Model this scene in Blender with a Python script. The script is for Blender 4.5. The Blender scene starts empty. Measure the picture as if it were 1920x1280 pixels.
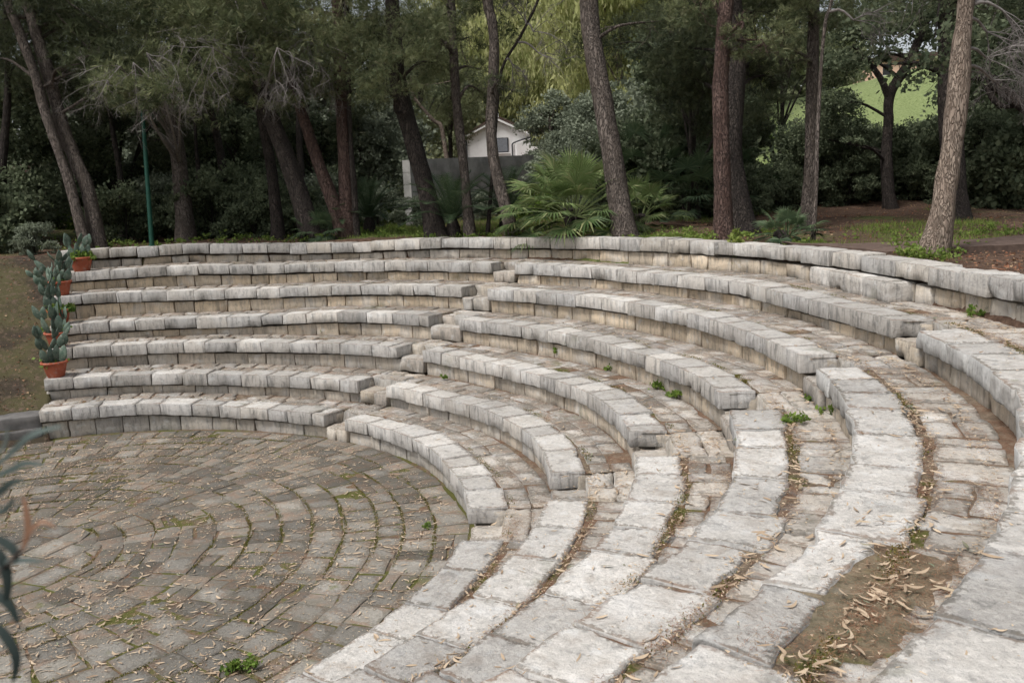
import bpy, math, random
import numpy as np
from mathutils import Vector

C = bpy.context.scene.collection
rng = np.random.default_rng(7)
random.seed(7)

# ------------------------------------------------------------------ survey of the theatre (metres)
HT = [0, 0.4424, 0.8333, 1.255, 1.6877, 2.1146, 2.4877, 2.9349]
RT = [0, 5.6546, 6.5778, 7.5285, 8.4755, 9.4422, 10.4578, 11.4171]
# per tier: azimuth, wobble of the radius, settlement of the top
ROWFIT = {
 1: [[-0.073,0.031,-0.009],[0.017,0.033,-0.009],[0.124,0.039,-0.009],[0.251,0.053,-0.01],[0.38,0.069,-0.009],[0.55,0.025,-0.001],[0.627,0.005,-0.001],[0.72,-0.033,-0.003],[0.844,-0.08,-0.011],[1.09,-0.036,-0.012],[1.228,-0.039,-0.016],[1.326,-0.041,-0.019],[1.452,-0.044,-0.025],[1.558,-0.042,-0.026],[1.665,-0.043,-0.028],[1.845,-0.023,-0.017],[2.001,0.02,0.018],[2.188,0.073,0.07],[2.257,0.076,0.074],[2.349,0.08,0.08],[2.426,0.081,0.082]],
 2: [[-0.15,-0.022,0.007],[-0.087,-0.015,0.005],[0.024,0.018,-0.004],[0.08,0.029,-0.006],[0.163,0.03,-0.006],[0.263,0.031,-0.004],[0.342,0.043,-0.004],[0.407,0.055,-0.003],[0.543,0.072,0.002],[0.579,0.073,0.003],[0.669,0.077,0.008],[0.754,0.075,0.012],[0.821,0.064,0.012],[0.934,0.017,0.003],[1.048,-0.019,-0.008],[1.224,-0.081,-0.042],[1.329,-0.078,-0.044],[1.452,-0.055,-0.036],[1.665,-0.053,-0.043],[1.893,-0.036,-0.035],[2.092,0.007,0.007],[2.266,0.038,0.044],[2.358,0.052,0.061],[2.439,0.059,0.071]],
 3: [[-0.191,0.015,-0.004],[-0.137,0.017,-0.005],[-0.025,0.006,-0.001],[0.093,0.025,-0.004],[0.196,0.042,-0.005],[0.298,0.049,-0.003],[0.373,0.053,-0.001],[0.439,0.058,0.001],[0.556,0.075,0.009],[0.633,0.07,0.011],[0.712,0.055,0.011],[0.804,0.032,0.008],[0.928,-0.017,-0.008],[1.102,-0.069,-0.039],[1.182,-0.073,-0.044],[1.286,-0.065,-0.044],[1.397,-0.037,-0.028],[1.457,-0.028,-0.023],[1.544,-0.022,-0.02],[1.593,-0.017,-0.016],[1.67,-0.01,-0.01],[1.817,-0.026,-0.029],[2.01,-0.005,-0.006],[2.164,0.021,0.028],[2.315,0.034,0.047],[2.421,0.047,0.067]],
 4: [[-0.185,-0.054,0.014],[-0.092,-0.035,0.008],[-0.004,0.002,0.001],[0.091,0.057,-0.006],[0.194,0.08,-0.005],[0.267,0.08,-0.002],[0.354,0.082,0.003],[0.417,0.093,0.009],[0.537,0.125,0.026],[0.597,0.106,0.025],[0.651,0.081,0.021],[0.708,0.05,0.014],[0.768,0.015,0.003],[0.861,-0.03,-0.015],[0.947,-0.042,-0.023],[1.103,-0.035,-0.026],[1.215,-0.036,-0.03],[1.288,-0.037,-0.033],[1.369,-0.04,-0.039],[1.459,-0.031,-0.032],[1.534,-0.014,-0.015],[1.626,-0.003,-0.004],[1.716,-0.002,-0.003],[1.802,-0.007,-0.009],[1.98,-0.047,-0.07],[2.121,-0.046,-0.071],[2.247,-0.03,-0.048],[2.397,-0.018,-0.03]],
 5: [[-0.033,0.013,-0.001],[0.038,0.027,-0.001],[0.117,0.052,-0.001],[0.186,0.067,0.001],[0.234,0.068,0.003],[0.315,0.054,0.005],[0.38,0.042,0.007],[0.451,0.038,0.009],[0.518,0.027,0.007],[0.591,0.001,-0.001],[0.735,-0.001,0.0],[0.868,0.004,0.003],[0.96,0.001,0.0],[1.032,-0.005,-0.005],[1.133,-0.006,-0.006],[1.209,-0.004,-0.005],[1.356,-0.017,-0.023],[1.419,-0.016,-0.022],[1.486,-0.011,-0.016],[1.533,-0.007,-0.01],[1.634,-0.003,-0.004],[1.795,-0.008,-0.014],[1.946,-0.021,-0.038],[2.084,-0.025,-0.049],[2.198,-0.017,-0.033],[2.366,0.013,0.028]],
 6: [[-0.23,-0.047,0.006],[-0.195,-0.041,0.005],[-0.15,-0.032,0.004],[-0.118,-0.025,0.003],[-0.074,-0.014,0.002],[-0.035,-0.005,0.001],[0.015,0.006,0.001],[0.202,0.135,0.026],[0.256,0.125,0.027],[0.307,0.103,0.025],[0.381,0.054,0.015],[0.423,0.032,0.01],[0.466,0.02,0.007],[0.525,0.008,0.002],[0.625,-0.034,-0.024],[0.701,-0.056,-0.04],[0.76,-0.057,-0.043],[0.891,-0.011,-0.01],[0.969,-0.006,-0.006],[1.041,-0.012,-0.015],[1.1,-0.019,-0.025],[1.192,-0.02,-0.028],[1.251,-0.016,-0.023],[1.422,-0.008,-0.014],[1.474,-0.006,-0.012],[1.531,-0.004,-0.008],[1.588,-0.002,-0.004],[1.767,0.003,0.008],[1.873,-0.001,-0.002],[1.984,-0.003,-0.006],[2.057,-0.003,-0.006],[2.224,0.023,0.065],[2.284,0.024,0.066],[2.396,0.018,0.051]],
 7: [[0.454,0.038,0.028],[0.553,0.005,0.002],[0.68,-0.01,-0.011],[0.732,-0.007,-0.008],[0.814,-0.001,-0.001],[0.869,0.001,0.002],[0.961,0.003,0.006],[1.065,0.004,0.007],[1.16,0.006,0.013],[1.333,0.001,0.002],[1.512,-0.006,-0.017],[1.7,-0.007,-0.023],[1.869,-0.024,-0.076],[2.012,-0.021,-0.07],[2.224,0.007,0.027],[2.35,0.006,0.022],[2.443,0.008,0.033]],
}

CAM = np.array([10.628, -5.3449, 4.2224]); YAW, PITCH, ROLL, FPX = -0.5484, -0.1797, -0.0431, 1706.2
_F = np.array([math.cos(PITCH)*math.sin(YAW), math.cos(PITCH)*math.cos(YAW), math.sin(PITCH)])
_R0 = np.array([math.cos(YAW), -math.sin(YAW), 0.0]); _U0 = np.cross(_R0, _F)
_R = _R0*math.cos(ROLL)+_U0*math.sin(ROLL); _U = -_R0*math.sin(ROLL)+_U0*math.cos(ROLL)

def at(px, py, D):
    """surveyed point: sight line through the photo point, D metres along the view axis"""
    d = _F + _R*(px-960)/FPX + _U*(640-py)/FPX
    return CAM + d*D
def at_z(px, py, z):
    d = _F + _R*(px-960)/FPX + _U*(640-py)/FPX
    return CAM + d*((z-CAM[2])/d[2])

_tab = {k: np.array(v) for k, v in ROWFIT.items()}
def fr(k, th):
    """front radius of tier k at azimuth th"""
    t = _tab[k]; e = np.interp(th, t[:, 0], t[:, 1])
    return RT[k] + e
def tz(k, th):
    if k == 0: return 0.0*np.asarray(th, float)
    t = _tab[k]; return HT[k] + np.interp(th, t[:, 0], t[:, 2])
def pol(r, th): return np.array([r*math.cos(th), r*math.sin(th)])
TH_END = 2.475; TH_START = -0.72
ST_A, ST_B = (1.437, 1.455), (1.545, 1.522)      # left stairway between these azimuths (low, high tier)
def stair(k, s):
    """azimuth limits of stairway s at tier k"""
    if s == 0:
        return [0, 1.452, 1.443, 1.447, 1.440, 1.450, 1.462][k], [0, 1.540, 1.545, 1.530, 1.528, 1.520, 1.516][k]
    return [0, 0.392, 0.415, 0.439, 0.453, 0.459, 0.463][k], [0, 0.546, 0.544, 0.552, 0.540, 0.526, 0.523][k]

# ------------------------------------------------------------------ noise
def _hash(i, j, k, s):
    n = (i*374761393 + j*668265263 + k*2147483647 + s*1274126177) & 0xFFFFFFFF
    n = ((n ^ (n >> 13)) * 1274126177) & 0xFFFFFFFF
    n = (n ^ (n >> 16)) & 0xFFFFFFFF
    return n/4294967295.0
def vnoise(P, s=0):
    P = np.asarray(P, float); I = np.floor(P).astype(np.int64); f = P-I; f = f*f*(3-2*f)
    o = 0
    for a in (0, 1):
        wa = f[:, 0] if a else 1-f[:, 0]
        for b in (0, 1):
            wb = f[:, 1] if b else 1-f[:, 1]
            for c in (0, 1):
                wc = f[:, 2] if c else 1-f[:, 2]
                o = o + wa*wb*wc*_hash(I[:, 0]+a, I[:, 1]+b, I[:, 2]+c, s)
    return o*2-1
def fbm(P, s=0, n=3):
    o = 0; a = 1.0; P = np.asarray(P, float)
    for i in range(n):
        o = o + a*vnoise(P, s+i*17); P = P*2.03+11.3; a *= .5
    return o

# ------------------------------------------------------------------ mesh builder
class MB:
    def __init__(s): s.V = []; s.F = []; s.T = []; s.M = []; s.n = 0
    def add(s, V, F, tint=(.5, .5, .5), mi=0):
        V = np.asarray(V, float).reshape(-1, 3); F = np.asarray(F, np.int64)
        if len(F) == 0: return
        s.V.append(V); s.F.append(F+s.n); s.n += len(V)
        t = np.asarray(tint, float)
        if t.ndim == 1: t = np.broadcast_to(t, (len(V), 3))
        s.T.append(t); s.M.append(np.full(len(F), mi, np.int32))
    def build(s, name, mat, parent=None, loc=None, smooth=True):
        if not s.V: return None
        V = np.concatenate(s.V); T = np.concatenate(s.T)
        if parent is not None:
            off = np.array(wloc(parent)); V = V-off
        elif loc is not None:
            V = V-np.asarray(loc, float)
        me = bpy.data.meshes.new(name)
        me.vertices.add(len(V)); me.vertices.foreach_set('co', V.astype(np.float32).ravel())
        li = np.concatenate([f.ravel() for f in s.F]); cnt = np.concatenate([np.full(len(f), f.shape[1]) for f in s.F])
        st = np.concatenate([[0], np.cumsum(cnt)[:-1]])
        me.loops.add(len(li)); me.loops.foreach_set('vertex_index', li.astype(np.int32))
        me.polygons.add(len(cnt)); me.polygons.foreach_set('loop_start', st.astype(np.int32))
        me.polygons.foreach_set('material_index', np.concatenate(s.M))
        me.update(calc_edges=True)
        me.polygons.foreach_set('use_smooth', np.full(len(cnt), smooth))
        ca = me.color_attributes.new('tint', 'FLOAT_COLOR', 'POINT')
        ca.data.foreach_set('color', np.c_[T, np.ones(len(T))].astype(np.float32).ravel())
        for m in (mat if isinstance(mat, (list, tuple)) else [mat]): me.materials.append(m)
        o = bpy.data.objects.new(name, me); C.objects.link(o)
        if parent is not None: o.parent = parent
        elif loc is not None: o.location = loc
        return o
def wloc(o):
    v = Vector((0, 0, 0))
    while o is not None: v = v+Vector(o.location); o = o.parent
    return v
def empty(name, loc, label, cat, group=None):
    o = bpy.data.objects.new(name, None); C.objects.link(o); o.location = [float(x) for x in loc]
    o.empty_display_size = .2
    o['label'] = label; o['category'] = cat
    if group: o['group'] = group
    return o
def tag(o, label, cat, group=None, kind=None):
    if label: o['label'] = label
    if cat: o['category'] = cat
    if group: o['group'] = group
    if kind: o['kind'] = kind
    return o

# rounded-box lattice, cached
_lat = {}
def lattice(nx, ny, nz):
    key = (nx, ny, nz)
    if key in _lat: return _lat[key]
    pts = {}; F = []
    def pid(i, j, k):
        t = (i, j, k)
        if t not in pts: pts[t] = len(pts)
        return pts[t]
    for i in range(nx):
        for j in range(ny):
            F.append((pid(i, j, nz), pid(i+1, j, nz), pid(i+1, j+1, nz), pid(i, j+1, nz)))
            F.append((pid(i, j, 0), pid(i, j+1, 0), pid(i+1, j+1, 0), pid(i+1, j, 0)))
    for i in range(nx):
        for k in range(nz):
            F.append((pid(i, 0, k), pid(i+1, 0, k), pid(i+1, 0, k+1), pid(i, 0, k+1)))
            F.append((pid(i, ny, k), pid(i, ny, k+1), pid(i+1, ny, k+1), pid(i+1, ny, k)))
    for j in range(ny):
        for k in range(nz):
            F.append((pid(0, j, k), pid(0, j, k+1), pid(0, j+1, k+1), pid(0, j+1, k)))
            F.append((pid(nx, j, k), pid(nx, j+1, k), pid(nx, j+1, k+1), pid(nx, j, k+1)))
    G = np.array(list(pts.keys()))
    _lat[key] = (G, np.array(F)); return _lat[key]
def spacing(n, L, e):
    e = min(e, L*.3)
    if n < 3: return np.linspace(0, L, n+1)
    return np.concatenate([[0], np.linspace(e, L-e, n-1), [L]])
_sd = [0]
def stone(mb, P4, z0, z1, cell=.08, rnd=.025, amp=.012, chip=.02, tint=None, rag=0.0):
    """one hewn block: P4 = plan corners (front0, front1, back1, back0); z0/z1 bottom/top, scalar or pair per end"""
    P4 = np.asarray(P4, float); _sd[0] += 1; sd = _sd[0]
    z0 = np.broadcast_to(z0, (2,)).astype(float); z1 = np.broadcast_to(z1, (2,)).astype(float)
    L = np.linalg.norm(P4[1]-P4[0]); W = np.linalg.norm(P4[3]-P4[0]); H = float((z1-z0).mean())
    nx = int(np.clip(round(L/cell), 3, 40)); ny = int(np.clip(round(W/cell), 3, 30)); nz = int(np.clip(round(H/cell), 3, 12))
    G, F = lattice(nx, ny, nz)
    rr = min(rnd, L*.3, W*.3, H*.45)
    eb = max(rr*.8, .008); x = spacing(nx, L, eb)[G[:, 0]]; y = spacing(ny, W, eb)[G[:, 1]]; z = spacing(nz, H, eb)[G[:, 2]]
    q = np.c_[x, y, z]; inn = np.clip(q, rr, np.array([L, W, H])-rr); d = q-inn; n = np.linalg.norm(d, axis=1)
    q = np.where(n[:, None] > 1e-9, inn+d/np.maximum(n, 1e-9)[:, None]*np.minimum(n, rr)[:, None], q)
    cen = np.array([L, W, H])/2
    # distance to the edges: chips are deepest along them
    ed = np.sort(np.minimum(q, np.array([L, W, H])-q), axis=1)[:, 1]
    edge = np.clip(1-ed/.09, 0, 1)
    u, v, w = q[:, 0]/L, q[:, 1]/W, q[:, 2]/H
    XY = ((1-u)*(1-v))[:, None]*P4[0]+(u*(1-v))[:, None]*P4[1]+(u*v)[:, None]*P4[2]+((1-u)*v)[:, None]*P4[3]
    zz = (z0[0]*(1-u)+z0[1]*u)*(1-w)+(z1[0]*(1-u)+z1[1]*u)*w
    P = np.c_[XY, zz]
    o = np.array([sd*3.7, sd*1.3, sd*2.1])
    N1 = np.c_[fbm(P*5+o, 1), fbm(P*5+o, 2), fbm(P*5+o, 3)]
    ch = np.clip(vnoise(P*7+o*1.7, 5)-.15, 0, 1)*edge*chip*3.0
    cx = (P4.mean(0)); dirc = np.c_[cx-XY, (z0.mean()+z1.mean())/2-zz]; dirc /= np.linalg.norm(dirc, axis=1)[:, None]+1e-6
    P = P+N1*amp*np.array([1, 1, .6])+dirc*ch[:, None]
    if rag:
        side = np.clip(1-np.minimum(np.minimum(q[:, 0], L-q[:, 0]), np.minimum(q[:, 1], W-q[:, 1]))/.16, 0, 1)
        R1 = np.c_[fbm(P*3.1+o, 8, 2), fbm(P*3.1+o, 9, 2)]
        P[:, :2] += R1*side[:, None]*rag
    if cell < .05: P += (np.c_[fbm(P*22, 11, 2), fbm(P*22, 12, 2), fbm(P*22, 13, 2)])*.0028
    if tint is None: tint = (random.random(), random.random()*.5, 0)
    pe = np.minimum(np.minimum(q[:, 0], L-q[:, 0]), np.minimum(q[:, 1], W-q[:, 1]))      # grime gathers along the joints
    T = np.empty((len(P), 3)); T[:, 0] = tint[0]; T[:, 1] = tint[1]; T[:, 2] = np.clip(1-pe/.07, 0, 1)
    mb.add(P, F, T)
def cell_at(p, k=.0052, lo=.016, hi=.1):
    d = math.dist((p[0], p[1]), (CAM[0], CAM[1])); return float(np.clip(d*k, lo, hi))

# ------------------------------------------------------------------ materials
def new_mat(name):
    m = bpy.data.materials.new(name); m.use_nodes = True; nt = m.node_tree; nt.nodes.clear()
    out = nt.nodes.new('ShaderNodeOutputMaterial'); b = nt.nodes.new('ShaderNodeBsdfPrincipled')
    nt.links.new(b.outputs[0], out.inputs[0]); b.inputs['Roughness'].default_value = .9
    b.inputs['Specular IOR Level'].default_value = .2
    return m, nt, b
class NT:
    def __init__(s, nt): s.nt = nt
    def n(s, t, **k):
        x = s.nt.nodes.new('ShaderNode'+t)
        for a, b in k.items(): setattr(x, a, b)
        return x
    def l(s, a, b): s.nt.links.new(a, b)
    def pos(s, scale=(1, 1, 1)):
        g = s.n('NewGeometry'); m = s.n('VectorMath', operation='MULTIPLY'); m.inputs[1].default_value = scale
        s.l(g.outputs['Position'], m.inputs[0]); return m.outputs[0]
    def noise(s, vec, scale, det=4, rough=.55, dist=0.0):
        x = s.n('TexNoise'); x.inputs['Scale'].default_value = scale; x.inputs['Detail'].default_value = det
        x.inputs['Roughness'].default_value = rough; x.inputs['Distortion'].default_value = dist
        s.l(vec, x.inputs['Vector']); return x.outputs['Fac']
    def ramp(s, fac, a, b, lo=0.0, hi=1.0):
        x = s.n('MapRange'); x.interpolation_type = 'SMOOTHSTEP'
        for i, v in zip((1, 2, 3, 4), (a, b, lo, hi)): x.inputs[i].default_value = v
        s.l(fac, x.inputs[0]); return x.outputs[0]
    def mix(s, fac, a, b, mode='MIX'):
        x = s.n('Mix', data_type='RGBA', blend_type=mode)
        for i, v in ((0, fac), (6, a), (7, b)):
            if isinstance(v, (int, float)): x.inputs[i].default_value = v
            elif isinstance(v, tuple): x.inputs[i].default_value = v+(1,) if len(v) == 3 else v
            else: s.l(v, x.inputs[i])
        return x.outputs[2]
    def math(s, op, a, b=None, clamp=False):
        x = s.n('Math', operation=op, use_clamp=clamp)
        for i, v in ((0, a), (1, b)):
            if v is None: continue
            if isinstance(v, (int, float)): x.inputs[i].default_value = v
            else: s.l(v, x.inputs[i])
        return x.outputs[0]
    def tint(s):
        a = s.n('Attribute', attribute_name='tint'); sp = s.n('SeparateColor'); s.l(a.outputs['Color'], sp.inputs[0]); return sp.outputs
    def bump(s, h, strength, dist, prev=None):
        b = s.n('Bump'); b.inputs['Strength'].default_value = strength; b.inputs['Distance'].default_value = dist
        s.l(h, b.inputs['Height'])
        if prev: s.l(prev, b.inputs['Normal'])
        return b.outputs[0]

def mat_stone(name, cool, warm, top, topmix=.75, streak=.55, moss=.25, stain=.3, patch=1.0, var=(.76, .44)):
    m, nt, b = new_mat(name); g = NT(nt); P = g.pos(); t = g.tint()
    geo = g.n('NewGeometry'); sx = g.n('SeparateXYZ'); g.l(geo.outputs['Normal'], sx.inputs[0])
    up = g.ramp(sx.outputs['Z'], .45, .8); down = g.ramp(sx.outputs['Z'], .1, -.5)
    base = g.mix(t[1], cool, warm)
    n1 = g.noise(P, 2.3, 5); n2 = g.noise(P, 11, 6, .65); n3 = g.noise(P, 55, 5, .7)
    nm = g.noise(P, 26, 5, .65); nl = g.noise(P, 4.2, 5, .62, .3)
    tc = g.mix(g.ramp(n1, .35, .7), top, tuple(x*.80 for x in top))
    tc = g.mix(g.math('MULTIPLY', g.ramp(nm, .42, .62), .55), tc, tuple(x*.62 for x in top))
    tc = g.mix(g.math('MULTIPLY', g.ramp(nm, .46, .30), .5), tc, tuple(min(1, x*1.22) for x in top))
    tc = g.mix(g.math('MULTIPLY', g.ramp(nl, .5, .68), stain), tc, (.26, .205, .155))
    lc = g.noise(P, 3.4, 7, .72, .2); tc = g.mix(g.math('MULTIPLY', g.ramp(lc, .57, .63), .42), tc, (.20, .195, .185))
    gr = g.ramp(g.math('ADD', g.math('MULTIPLY', t[2], .42), nm), .64, .84)
    tc = g.mix(g.math('MULTIPLY', gr, .8), tc, g.mix(g.ramp(nl, .42, .66), (.12, .105, .08), (.19, .115, .07)))
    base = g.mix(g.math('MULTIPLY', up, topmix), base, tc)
    # grey lichen crusts and rain streaks on the faces
    st = g.noise(g.pos((1, 1, .16)), 15, 6, .7)
    stf = g.math('MULTIPLY', g.ramp(st, .45, .66), g.math('MULTIPLY', g.math('SUBTRACT', 1.0, up), streak))
    base = g.mix(stf, base, (.12, .12, .115))
    base = g.mix(g.math('MULTIPLY', g.ramp(n2, .53, .7), .5), base, (.15, .15, .14))
    base = g.mix(g.math('MULTIPLY', g.ramp(n1, .52, .3), .35*patch), base, (.62, .61, .59))
    wn = g.noise(P, 6.5, 4, .6)
    base = g.mix(g.math('MULTIPLY', g.ramp(wn, .56, .7), .45*patch), base, (.66, .655, .63))
    # dark pits
    pit = g.ramp(n3, .60, .72)
    base = g.mix(g.math('MULTIPLY', pit, .55), base, (.07, .065, .06))
    hp = g.noise(P, 190, 3, .7); base = g.mix(g.math('MULTIPLY', g.ramp(hp, .5, .75), .35), base, (.1, .095, .085))
    ms = g.noise(P, 1.7, 4, .6); base = g.mix(g.math('MULTIPLY', g.ramp(ms, .62, .74), moss), base, (.13, .13, .05))
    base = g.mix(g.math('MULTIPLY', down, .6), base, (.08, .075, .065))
    br = g.math('ADD', var[0], g.math('MULTIPLY', t[0], var[1]))
    mul = g.n('VectorMath', operation='SCALE'); g.l(base, mul.inputs[0]); g.l(br, mul.inputs['Scale'])
    g.l(mul.outputs[0], b.inputs['Base Color']); b.inputs['Roughness'].default_value = .95
    bp = g.bump(n2, .7, .022); bp = g.bump(nm, .75, .012, bp); bp = g.bump(n3, .8, .008, bp); bp = g.bump(hp, .6, .003, bp)
    g.l(bp, b.inputs['Normal'])
    return m
M = {}
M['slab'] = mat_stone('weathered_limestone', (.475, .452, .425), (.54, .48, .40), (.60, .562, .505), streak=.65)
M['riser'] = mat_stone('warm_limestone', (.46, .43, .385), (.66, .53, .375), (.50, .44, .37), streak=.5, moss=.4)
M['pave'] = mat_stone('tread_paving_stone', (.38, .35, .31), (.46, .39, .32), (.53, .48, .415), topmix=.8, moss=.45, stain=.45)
M['floor'] = mat_stone('floor_paving_stone', (.225, .21, .185), (.27, .24, .19), (.26, .24, .205), topmix=.8, moss=.9, stain=.35, patch=.15, var=(.62, .7))
M['pale'] = mat_stone('pale_hewn_limestone', (.46, .45, .43), (.54, .50, .45), (.585, .55, .50), topmix=.9, streak=.4, stain=.4)

def mat_bed():
    m, nt, b = new_mat('joint_soil_and_moss'); g = NT(nt); P = g.pos(); t = g.tint()
    n1 = g.noise(P, 1.3, 4, .6); n2 = g.noise(P, 9, 5, .6); n3 = g.noise(P, 70, 4, .7); n4 = g.noise(P, 3.1, 3, .5, .4)
    c = g.mix(g.ramp(n2, .35, .65), (.11, .08, .055), (.21, .16, .115))
    nf = g.noise(P, 38, 5, .75); c = g.mix(g.math('MULTIPLY', g.math('MULTIPLY', g.ramp(n4, .44, .6), g.ramp(nf, .38, .55)), .7), c, (.17, .085, .05)); c = g.mix(g.math('MULTIPLY', g.ramp(nf, .52, .62), .5), c, (.04, .03, .022))       # pine needles
    c = g.mix(g.ramp(g.math('ADD', g.math('ADD', g.math('MULTIPLY', n1, .6), g.math('MULTIPLY', n2, .45)), g.math('MULTIPLY', t[0], .25)), .70, .80), c, (.085, .085, .022))      # moss
    c = g.mix(g.math('MULTIPLY', g.ramp(n1, .40, .32), t[1]), c, (.19, .19, .185))     # mortar
    c = g.mix(t[2], c, g.mix(g.ramp(n2, .4, .6), (.13, .12, .075), (.21, .175, .115)))
    sc = g.n('VectorMath', operation='SCALE'); g.l(c, sc.inputs[0]); g.l(g.math('ADD', .6, g.math('MULTIPLY', n3, .9)), sc.inputs['Scale'])
    g.l(sc.outputs[0], b.inputs['Base Color'])
    bp = g.bump(n2, .6, .03); g.l(g.bump(n3, .8, .008, bp), b.inputs['Normal']); return m
M['bed'] = mat_bed()
def mat_simple(name, c1, c2, scale=20, bump=.3, dist=.01, rough=.85, trans=0.0, tintamt=.6, det=4, spec=.2):
    m, nt, b = new_mat(name); g = NT(nt); P = g.pos(); t = g.tint(); n = g.noise(P, scale, det, .6)
    c = g.mix(g.ramp(n, .3, .7), c1, c2)
    sc = g.n('VectorMath', operation='SCALE'); g.l(c, sc.inputs[0]); g.l(g.math('ADD', 1-tintamt/2, g.math('MULTIPLY', t[0], tintamt)), sc.inputs['Scale'])
    g.l(sc.outputs[0], b.inputs['Base Color']); b.inputs['Roughness'].default_value = rough; b.inputs['Specular IOR Level'].default_value = spec
    if bump: g.l(g.bump(n, bump, dist), b.inputs['Normal'])
    if trans:
        tr = g.n('BsdfTranslucent'); g.l(sc.outputs[0], tr.inputs[0]); mx = g.n('MixShader'); mx.inputs[0].default_value = trans
        out = [x for x in nt.nodes if x.type == 'OUTPUT_MATERIAL'][0]
        g.l(b.outputs[0], mx.inputs[1]); g.l(tr.outputs[0], mx.inputs[2]); g.l(mx.outputs[0], out.inputs[0])
    return m
def mat_leafy(name, dark, light, third=None, trans=.3, rough=.6):
    """foliage: tint.r picks dark to light, tint.g blends in a third colour"""
    m, nt, b = new_mat(name); g = NT(nt); t = g.tint()
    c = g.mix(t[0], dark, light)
    if third: c = g.mix(t[1], c, third)
    g.l(c, b.inputs['Base Color']); b.inputs['Roughness'].default_value = rough
    tr = g.n('BsdfTranslucent'); g.l(c, tr.inputs[0]); mx = g.n('MixShader'); mx.inputs[0].default_value = trans
    out = [x for x in nt.nodes if x.type == 'OUTPUT_MATERIAL'][0]
    g.l(b.outputs[0], mx.inputs[1]); g.l(tr.outputs[0], mx.inputs[2]); g.l(mx.outputs[0], out.inputs[0])
    return m
def mat_bark(name, c1, c2, crack, sc=1.0):
    m, nt, b = new_mat(name); g = NT(nt); P = g.pos((1, 1, .13))
    v = g.n('TexVoronoi', feature='DISTANCE_TO_EDGE'); v.inputs['Scale'].default_value = 33*sc
    n0 = g.n('TexNoise'); n0.inputs['Scale'].default_value = 14; g.l(P, n0.inputs['Vector'])
    mxv = g.n('VectorMath', operation='MULTIPLY_ADD'); g.l(n0.outputs['Color'], mxv.inputs[0]); mxv.inputs[1].default_value = (.16, .16, .05); g.l(P, mxv.inputs[2])
    g.l(mxv.outputs[0], v.inputs['Vector'])
    n1 = g.noise(P, 7, 4); n2 = g.noise(P, 40, 4, .7)
    c = g.mix(g.ramp(n1, .35, .65), c1, c2)
    c = g.mix(g.math('MULTIPLY', g.ramp(v.outputs['Distance'], .10, .01), g.ramp(n1, .3, .5)), c, crack)
    c = g.mix(g.math('MULTIPLY', g.ramp(n2, .5, .7), .4), c, tuple(min(1, x*1.7) for x in c2))
    g.l(c, b.inputs['Base Color'])
    bp = g.bump(g.ramp(v.outputs['Distance'], 0, .2), .9, .03); g.l(g.bump(n2, .5, .01, bp), b.inputs['Normal']); return m
M['bark_red'] = mat_bark('red_brown_pine_bark', (.075, .045, .036), (.13, .085, .07), (.025, .016, .014))
M['bark_dark'] = mat_bark('dark_bark', (.04, .032, .028), (.07, .056, .048), (.014, .012, .01))
M['bark_grey'] = mat_bark('grey_brown_pine_bark', (.10, .08, .066), (.17, .14, .12), (.035, .028, .024), .9)
M['bark_pale'] = mat_bark('pale_brown_bark', (.21, .16, .125), (.27, .215, .17), (.12, .088, .066), .8)
M['twig'] = mat_simple('dead_grey_twig', (.16, .14, .13), (.26, .235, .22), 12, .2)
M['needle'] = mat_leafy('pine_needles', (.05, .07, .032), (.225, .25, .12), (.33, .31, .18))
M['needle_dark'] = mat_leafy('dark_pine_needles', (.03, .04, .024), (.14, .165, .08), (.2, .2, .11))
M['leaf_dark'] = mat_leafy('dark_evergreen_leaves', (.06, .08, .045), (.23, .27, .16), (.33, .36, .22), trans=.4, rough=.75)
M['leaf_olive'] = mat_leafy('grey_olive_leaves', (.10, .12, .08), (.28, .31, .22), (.36, .39, .28))
M['leaf_euca'] = mat_leafy('yellow_green_hanging_leaves', (.20, .235, .075), (.55, .56, .25), (.65, .6, .34), trans=.5)
M['leaf_bright'] = mat_leafy('bright_green_leaves', (.06, .12, .02), (.2, .3, .06), (.32, .34, .1), trans=.4)
M['palm'] = mat_leafy('fan_palm_leaf', (.045, .085, .028), (.22, .29, .11), (.32, .33, .16), trans=.25, rough=.45)
M['cycad'] = mat_leafy('cycad_leaf', (.025, .05, .025), (.11, .16, .08), (.17, .21, .11), rough=.5)
M['far'] = mat_leafy('muted_far_foliage', (.08, .10, .055), (.24, .27, .15), (.34, .34, .2), trans=.3)  # muted olive leaf colour of the distant wood
M['litter'] = mat_leafy('dry_leaves', (.22, .14, .085), (.60, .47, .33), (.16, .2, .13), trans=.1, rough=.7)
M['needle_litter'] = mat_leafy('fallen_pine_needles', (.12, .05, .028), (.30, .14, .08), (.35, .25, .15), trans=0, rough=.8)
M['moss'] = mat_leafy('moss', (.05, .06, .012), (.17, .18, .04), (.2, .12, .04), trans=0, rough=1)
M['terracotta'] = mat_simple('terracotta', (.30, .075, .04), (.38, .11, .06), 6, .15, .004, .7)
M['cactus'] = mat_simple('cactus_pad', (.06, .095, .07), (.13, .17, .13), 14, .2, .004, .55, tintamt=.7)
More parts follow.
